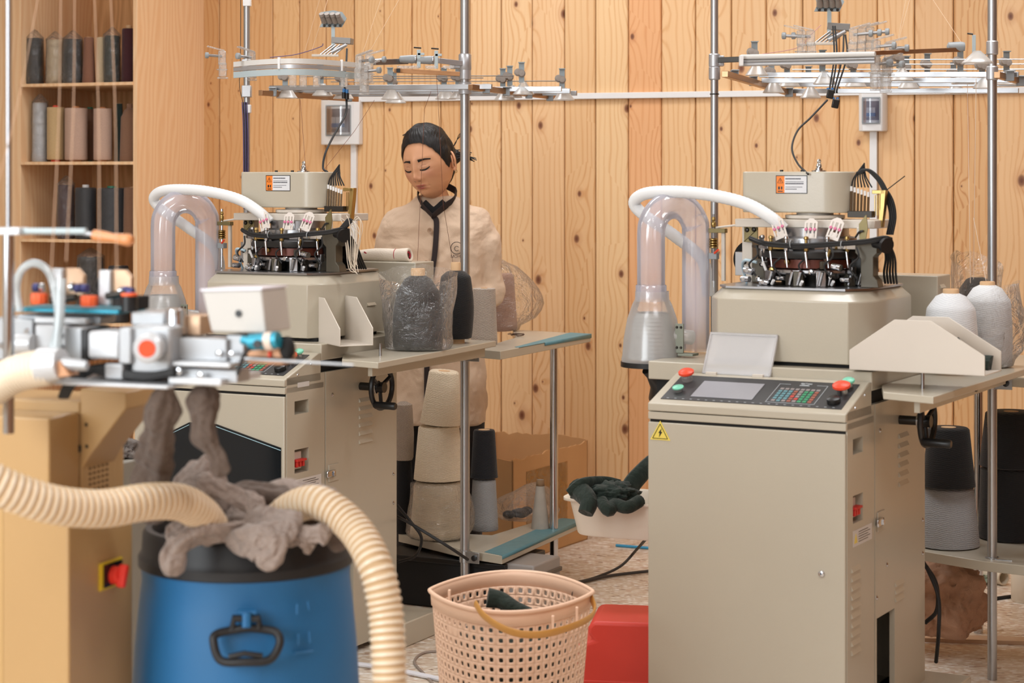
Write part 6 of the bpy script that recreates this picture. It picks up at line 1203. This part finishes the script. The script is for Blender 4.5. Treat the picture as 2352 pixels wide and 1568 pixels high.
# limbs and torso joined into one skin, the head grown on the neck
s = MB()
s.tube(sm([(0, .03, 1.27), (-.002, .015, 1.33), (-.012, .0, 1.385), (-.018, -.012, 1.45)], 6), lambda u: .062 - .016 * min(1, u * 1.6), 24, True)
s.tube(sm([(0, .01, .80), (0, .0, .95), (0, .01, 1.1), (0, .02, 1.25), (0, .025, 1.31)], 6), lambda u: .115 + .01 * math.sin(u * 5) - .05 * max(0, u - .75) * 4, 28, True, .68, (1, 0, 0))
for sg in (-1, 1):
    wr = Vector((-.135, -.17, 1.03)) if sg < 0 else Vector((-.01, -.155, 1.0)); el = Vector((sg * .192, .03, 1.03))
    s.tube(sm([(sg * .10, .02, 1.285), (sg * .14, .02, 1.25), (sg * .175, .025, 1.15), el, el.lerp(wr, .5), wr], 6), lambda u: .038 - .015 * u, 16, True)
    s.tube(sm([(sg * .085, .0, .86), (sg * .09, -.005, .65), (sg * .09, .0, .47), (sg * .092, .02, .25), (sg * .093, .03, .09)], 6), lambda u: .082 - .045 * u, 18, True)
    s.tube(sm([(sg * .093, .045, .05), (sg * .095, -.02, .045), (sg * .10, -.09, .03)], 5), lambda u: .038 - .012 * u, 14, True)
    # hand: palm, four fingers, thumb
    d = (wr - el).normalized(); dn = Vector((0, 0, -1)); sd = d.cross(dn).normalized(); pm_ = wr + d * .045
    s.tube([wr, wr + d * .03, wr + d * .075], [.021, .028, .027], 14, True, .55, sd)
    for k, ln in enumerate((.062, .070, .066, .052)):
        b0 = wr + d * .07 + sd * (.021 - .014 * k); s.tube(sm([b0, b0 + d * ln * .45 + dn * .006, b0 + d * ln * .75 + dn * .02, b0 + d * ln * .8 + dn * .038], 4), [.0085] * 6 + [.0078] * 4 + [.007] * 3, 10, True)
    b0 = wr + d * .02 + sd * .022; s.tube(sm([b0, b0 + d * .022 + sd * .018 + dn * .01, b0 + d * .045 + sd * .02 + dn * .024], 4), [.0105] * 5 + [.009] * 4, 10, True)
tmp = s.make('tmp', cream, None); md = tmp.modifiers.new('r', 'REMESH'); md.mode = 'VOXEL'; md.voxel_size = .0045; md.use_smooth_shade = True
md = tmp.modifiers.new('s', 'SMOOTH'); md.iterations = 4; md.factor = .5
bpy.context.view_layer.update(); dg_ = bpy.context.evaluated_depsgraph_get(); me2 = bpy.data.meshes.new_from_object(tmp.evaluated_get(dg_)); bpy.data.objects.remove(tmp)
b = MB(); b.add([v.co for v in me2.vertices], [tuple(p.vertices) for p in me2.polygons]); nb = len(b.v)
NU, NV = 240, 170; hv = []
def uu(i): t_ = i / NU * 2 - 1; return PI * (t_ * .55 + .45 * t_ ** 3)      # finer over the face
for j in range(NV + 1):
    for i in range(NU): hv.append(hpt(uu(i), max(.001, PI * j / NV * .995)))
b.add([HM @ q for q in hv], [(j * NU + i, (j + 1) * NU + i, (j + 1) * NU + (i + 1) % NU, j * NU + (i + 1) % NU) for j in range(NV) for i in range(NU)])
body = b.make('body', skinmat(), W_, smooth=180)
at_ = body.data.color_attributes.new('tone', 'FLOAT_COLOR', 'POINT')
base = Vector(lin((228, 170, 130))[:3]); lip = Vector(lin((176, 88, 80))[:3]); rosy = Vector(lin((214, 146, 118))[:3]); dk_ = Vector(lin((60, 36, 28))[:3]); tn = Vector(lin((200, 146, 112))[:3])
cols = []
for i in range(len(b.v)):
    c = base.copy()
    if i >= nb:
        q = hv[i - nb]; x, z = q.x, q.z
        if q.y < 0:
            c = c.lerp(rosy, .6 * min(1, G_(abs(x), z, .04, -.022, .022, .018) + G_(x, z, 0, -.032, .012, .01) * .7)); c = c.lerp(tn, .6 * G_(abs(x), z, .031, .006, .018, .01))
            L_ = G_(abs(x), z, .006, -.0575, .014, .0030) ** .5 if z > -.0622 else G_(x, z, 0, -.0665, .0175, .0042) ** .5
            if abs(x) < .024: c = c.lerp(lip, min(1, max(0, (L_ - .45) * 2.4)))
            c = c.lerp(dk_, .75 * min(1, G_(x, z, 0, -.0620, .019, .0011)))
            c = c.lerp(dk_, .8 * G_(abs(x), z, .0085, -.0415, .0042, .0022))
    cols += [c.x, c.y, c.z, 1]
at_.data.foreach_set('color', cols)
hb_ = P('brow_black', (30, 24, 22), .8)
def face_tube(name, pts, rad, mat, flat=.4, out=.0006, n=8):
    P_ = [HM @ surf(x, z, out) for x, z in pts]; return MB().tube(sm(P_, 5), rad, n, True, flat, HM.to_3x3() @ Vector((0, 0, 1))).make(name, mat, W_)
for sg in (-1, 1):
    face_tube('eyebrow', [(sg * .014, .0225), (sg * .024, .0245), (sg * .036, .0250), (sg * .050, .0220)], lambda u: .0052 * (1 - .55 * u), hb_, .3, .0002)
    face_tube('eyelashes', [(sg * .0165, -.0062), (sg * .023, -.0078), (sg * .032, -.0078), (sg * .040, -.0052), (sg * .0465, -.0012)], lambda u: .0012 + .0020 * math.sin(PI * min(1, u * .8 + .15)), P('lash_black', (16, 12, 12), .6), .55, .0006)
    face_tube('eyelid_fold', [(sg * .018, .004), (sg * .025, .0078), (sg * .034, .0080), (sg * .045, .003)], .0005, P('fold_brown', (150, 98, 70), .7), .5, .0002)
# ears and earring
def ear(sg):
    M = HM @ Matrix.Translation((sg * .077, .008, -.004)) @ Matrix.Rotation(sg * math.radians(52), 4, 'Z') @ Matrix.Rotation(math.radians(-8), 4, 'X')
    m = MB(); n = 20; out = [(math.cos(a) * .016 * (1 if math.sin(a) > 0 else .72), math.sin(a) * .029) for a in [2 * PI * i / n for i in range(n + 1)]]
    m.tube([M @ Vector((sg * (.006 + .003 * math.sin(PI * i / n)), p[0], p[1])) for i, p in enumerate(out)], .0038, 8, False)
    m.tube([M @ Vector((sg * .005, p[0] * .5 + .001, p[1] * .55 + .004)) for p in out[1:14]], .0028, 8)
    m.lathe([(.001, 0), (.7, 0), (1.0, .3)], (0, 0, 0), 20, M @ Matrix(((0, 0, sg * .006, 0), (.0145, 0, 0, 0), (0, .027, 0, 0), (0, 0, 0, 1))))
    m.ball(M @ Vector((sg * .005, -.004, -.027)), .006, 8, (1, 1, 1.2)); o = m.make('ear', body.data.materials[0], W_, smooth=180); a = o.data.color_attributes.new('tone', 'FLOAT_COLOR', 'POINT'); a.data.foreach_set('color', [base.x, base.y * .93, base.z * .9, 1] * len(m.v))
    MB().torus(M @ Vector((sg * .007, -.004, -.036)), .0055, .0012, RZ(60) @ RX(90), 16, 6).make('earring', P('gold_hoop', (196, 176, 140), .25, 1), W_)
ear(1); ear(-1)
# hair
hm_ = hairmat(); m = MB(); NA, NB = 120, 40; vs = []
zl = [(0, .0770), (.35, .0755), (.6, .068), (.85, .054), (1.05, .034), (1.2, .010), (1.35, -.012), (1.5, -.022), (1.6, -.006), (1.75, .0), (1.95, -.04), (2.3, -.085), (3.2, -.10)]
for i in range(NA):
    u = -PI + 2 * PI * i / NA; zh = interp(zl, abs(u) if u > 0 else abs(u) * .97)
    for j in range(NB + 1):
        t_ = j / NB; z = HC * math.cos(t_ * math.acos(max(-1, min(1, zh / HC)))); v = math.acos(max(-1, min(1, z / HC))); q = hpt(u, max(.002, v)); q = Vector((q.x, q.y if q.y > 0 else -math.sin(v) * math.cos(u) * HB_, q.z)); d = q.normalized()
        k = .0105 * (1 - t_ ** 4) + .0012 + .005 * max(0, math.cos(v)) + (.0010 * math.sin(u * 34 + 4 * math.sin(v * 5)) + .004 * noise.noise(d * 6)) * (1 - t_ ** 5)
        vs.append(HM @ (q + d * k))
m.add(vs, [(i * (NB + 1) + j, i * (NB + 1) + j + 1, ((i + 1) % NA) * (NB + 1) + j + 1, ((i + 1) % NA) * (NB + 1) + j) for i in range(NA) for j in range(NB)])
m.make('hair', hm_, W_, smooth=180)
m = MB(); random.seed(9)
for k in range(5):
    c = HM @ Vector((random.uniform(-.045, .045), random.uniform(-.03, .06), .112)); m.tube(sm([c + Vector((random.uniform(-.04, .04), random.uniform(-.02, .03), -.012)), c + Vector((0, 0, random.uniform(-.002, .006))), c + Vector((random.uniform(-.04, .04), 0, -.014))], 6), .0022, 6)
for k in range(30):
    a = Vector((.045 + random.uniform(-.01, .01), .085, .0 + random.uniform(-.01, .015))); p0 = HM @ a; m.tube(sm([p0, p0 + Vector((.03, .02, random.uniform(-.004, .012))), p0 + Vector((.052 + .02 * random.random(), .02, random.uniform(-.012, .016)))], 5), .0018, 5)
p0 = HM @ Vector((.062, .06, .03))
for k in range(4): m.tube(sm([p0, p0 + Vector((.012, .01, .02 + .002 * k)), p0 + Vector((.02 + .003 * k, .01, .045)), p0 + Vector((.031, .01, .058))], 6), .0009, 5)
for sg, xx in ():
    for k in range(5): m.tube(sm([HM @ Vector((xx * .96, -.032 + .004 * k, .02)), HM @ Vector((xx * 1.06, -.026 + .004 * k, -.01)), HM @ Vector((xx * 1.03, -.024 + .003 * k, -.034))], 5), .0011, 5)
m.make('hair_strands', hm_, W_)['kind'] = 'stuff'
MB().ball(HM @ Vector((.03, .1, .0)), .034, 10, (1.1, .8, .9)).make('hair_bun', hm_, W_)
# jacket
jk = cloth('tan_work_cloth', (232, 206, 180), (218, 190, 164), 9, .8, 6)
TJ = [(.555, .178, .128, 0), (.72, .176, .122, 0), (.90, .166, .112, 0), (1.06, .174, .112, 0), (1.18, .184, .108, .005), (1.25, .190, .098, .012), (1.295, .172, .084, .02), (1.330, .125, .072, .022), (1.362, .070, .062, .02)]
def tj(z, c): return interp([(r[0], r[c]) for r in TJ], z)
def jf(x, z, out=.004): a, bb, cy = tj(z, 1), tj(z, 2), tj(z, 3); e = 2.3; return Vector((x, cy - bb * max(0, 1 - (abs(x) / a) ** e) ** (1 / e) - out, z))
m = MB(); n = 40; v = []; zs_ = [.555 + (1.362 - .555) * i / 44 for i in range(45)]
for z in zs_:
    a, bb, cy = tj(z, 1), tj(z, 2), tj(z, 3)
    for i in range(n):
        u = 2 * PI * i / n; e = 2 / 2.3; c, s_ = math.cos(u), math.sin(u); v.append((a * math.copysign(abs(c) ** e, c), cy + bb * math.copysign(abs(s_) ** e, s_), z))
m.add([Vector(q) for q in v], [(j * n + i, j * n + (i + 1) % n, (j + 1) * n + (i + 1) % n, (j + 1) * n + i) for j in range(44) for i in range(n)] + [tuple(range(n))[::-1], tuple(range(44 * n, 45 * n))])
for sg in (-1, 1):
    wr = Vector((-.12, -.15, 1.03)) if sg < 0 else Vector((.03, -.14, 1.01)); el = Vector((sg * .190, .03, 1.02))
    m.tube(sm([(sg * .09, .015, 1.275), (sg * .142, .018, 1.265), (sg * .170, .022, 1.20), (sg * .178, .028, 1.10), el, el.lerp(wr, .5) + Vector((0, 0, -.01)), el.lerp(wr, .9)], 6), lambda u: .052 + .003 * math.sin(PI * min(1, u * 1.5)) - .014 * max(0, u - .7) * 3.3, 22, True)
jo = m.make('jacket', jk, W_, smooth=180); md = jo.modifiers.new('r', 'REMESH'); md.mode = 'VOXEL'; md.voxel_size = .007; md.use_smooth_shade = True
md = jo.modifiers.new('s', 'SMOOTH'); md.iterations = 5; md.factor = .5
tx = bpy.data.textures.new('folds', 'CLOUDS'); tx.noise_scale = .085; md = jo.modifiers.new('d', 'DISPLACE'); md.texture = tx; md.strength = .024; md.mid_level = .5
trim = P('dark_brown_trim', (46, 36, 36), .8); m = MB()
cl_ = [(-.066, .012, 1.385), (-.062, -.03, 1.362), (-.035, -.066, 1.325), (.0, -.088, 1.292)]; cr_ = [(.068, .012, 1.372), (.066, -.03, 1.350), (.04, -.066, 1.328), (.0, -.088, 1.292)]
back = [(-.066, .012, 1.385), (-.05, .06, 1.40), (.0, .078, 1.405), (.052, .06, 1.385), (.068, .012, 1.372)]
for pth in (cl_, cr_, back): m.tube(sm(pth, 8), .0125, 12, True, .22, (0, 0, 1))
m.make('collar', trim, W_); m = MB()
pk = [(.0, 1.292), (.012, 1.275), (.014, 1.22), (.010, 1.15), (.0, 1.08), (-.010, 1.02), (-.014, .9), (-.014, .7), (-.012, .57)]
m.tube(sm([jf(x, z, .009) for x, z in pk], 8), .0095, 12, True, .3, (1, 0, 0)); m.make('placket', trim, W_)
MB().tube(sm([(-.04, -.05, 1.335), (0, -.062, 1.308), (.04, -.05, 1.338)], 6), .018, 10, True, .5, (0, 0, 1)).make('undershirt', P('black_shirt', (24, 24, 26), .9), W_)
for (x, z) in ((-.008, 1.243), (-.018, 1.13), (-.026, 1.0), (-.028, .87)):
    q = jf(x, z, .0115); o = MB().lathe([(.009, 0), (.0095, .002), (.0088, .003), (.007, .002), (.001, .002)], q, 20, RX(90)).make('button', P('button_tan', (190, 158, 130), .4), W_)
    for dx in (-.0022, .0022):
        for dz in (-.0022, .0022): MB().lathe([(.0011, 0), (.0011, .0005)], q + Vector((dx, -.0022, dz)), 6, RX(90)).make('button_hole', trim, o)
q = jf(.088, 1.182, .0115); MB().torus(q, .021, .0012, RX(90) , 28, 6).make('chest_emblem', trim, W_); MB().torus(q + Vector((0, 0, -.002)), .008, .0011, RX(90), 16, 6, .6, 5.6).make('chest_emblem', trim, W_)
q = jf(.088, 1.152, .0115); text('chest_lettering', 'МОНГ', .0145, trim, W_, q, (PI / 2, 0, math.radians(18)))
# trousers, shoes
tr_ = cloth('black_trousers', (30, 28, 30), (44, 42, 44), 20, .5, 8); m = MB()
m.tube(sm([(0, .0, .88), (0, 0, .8), (0, .005, .72)], 4), .15, 24, True, .68, (1, 0, 0))
for sg in (-1, 1): m.tube(sm([(sg * .075, .0, .80), (sg * .09, -.005, .62), (sg * .092, .0, .45), (sg * .094, .02, .25), (sg * .095, .03, .07)], 6), lambda u: .092 - .03 * u, 20, True)
to = m.make('trousers', tr_, W_, smooth=180); md = to.modifiers.new('r', 'REMESH'); md.mode = 'VOXEL'; md.voxel_size = .012; md.use_smooth_shade = True
for sg in (-1, 1): MB().tube(sm([(sg * .094, .085, .045), (sg * .095, .03, .052), (sg * .098, -.06, .042), (sg * .10, -.135, .028)], 6), [.032] * 3 + [.047] * 10 + [.04] * 5 + [.024], 16, True, .9).make('shoe', P('dark_shoe', (40, 36, 36), .6), W_)
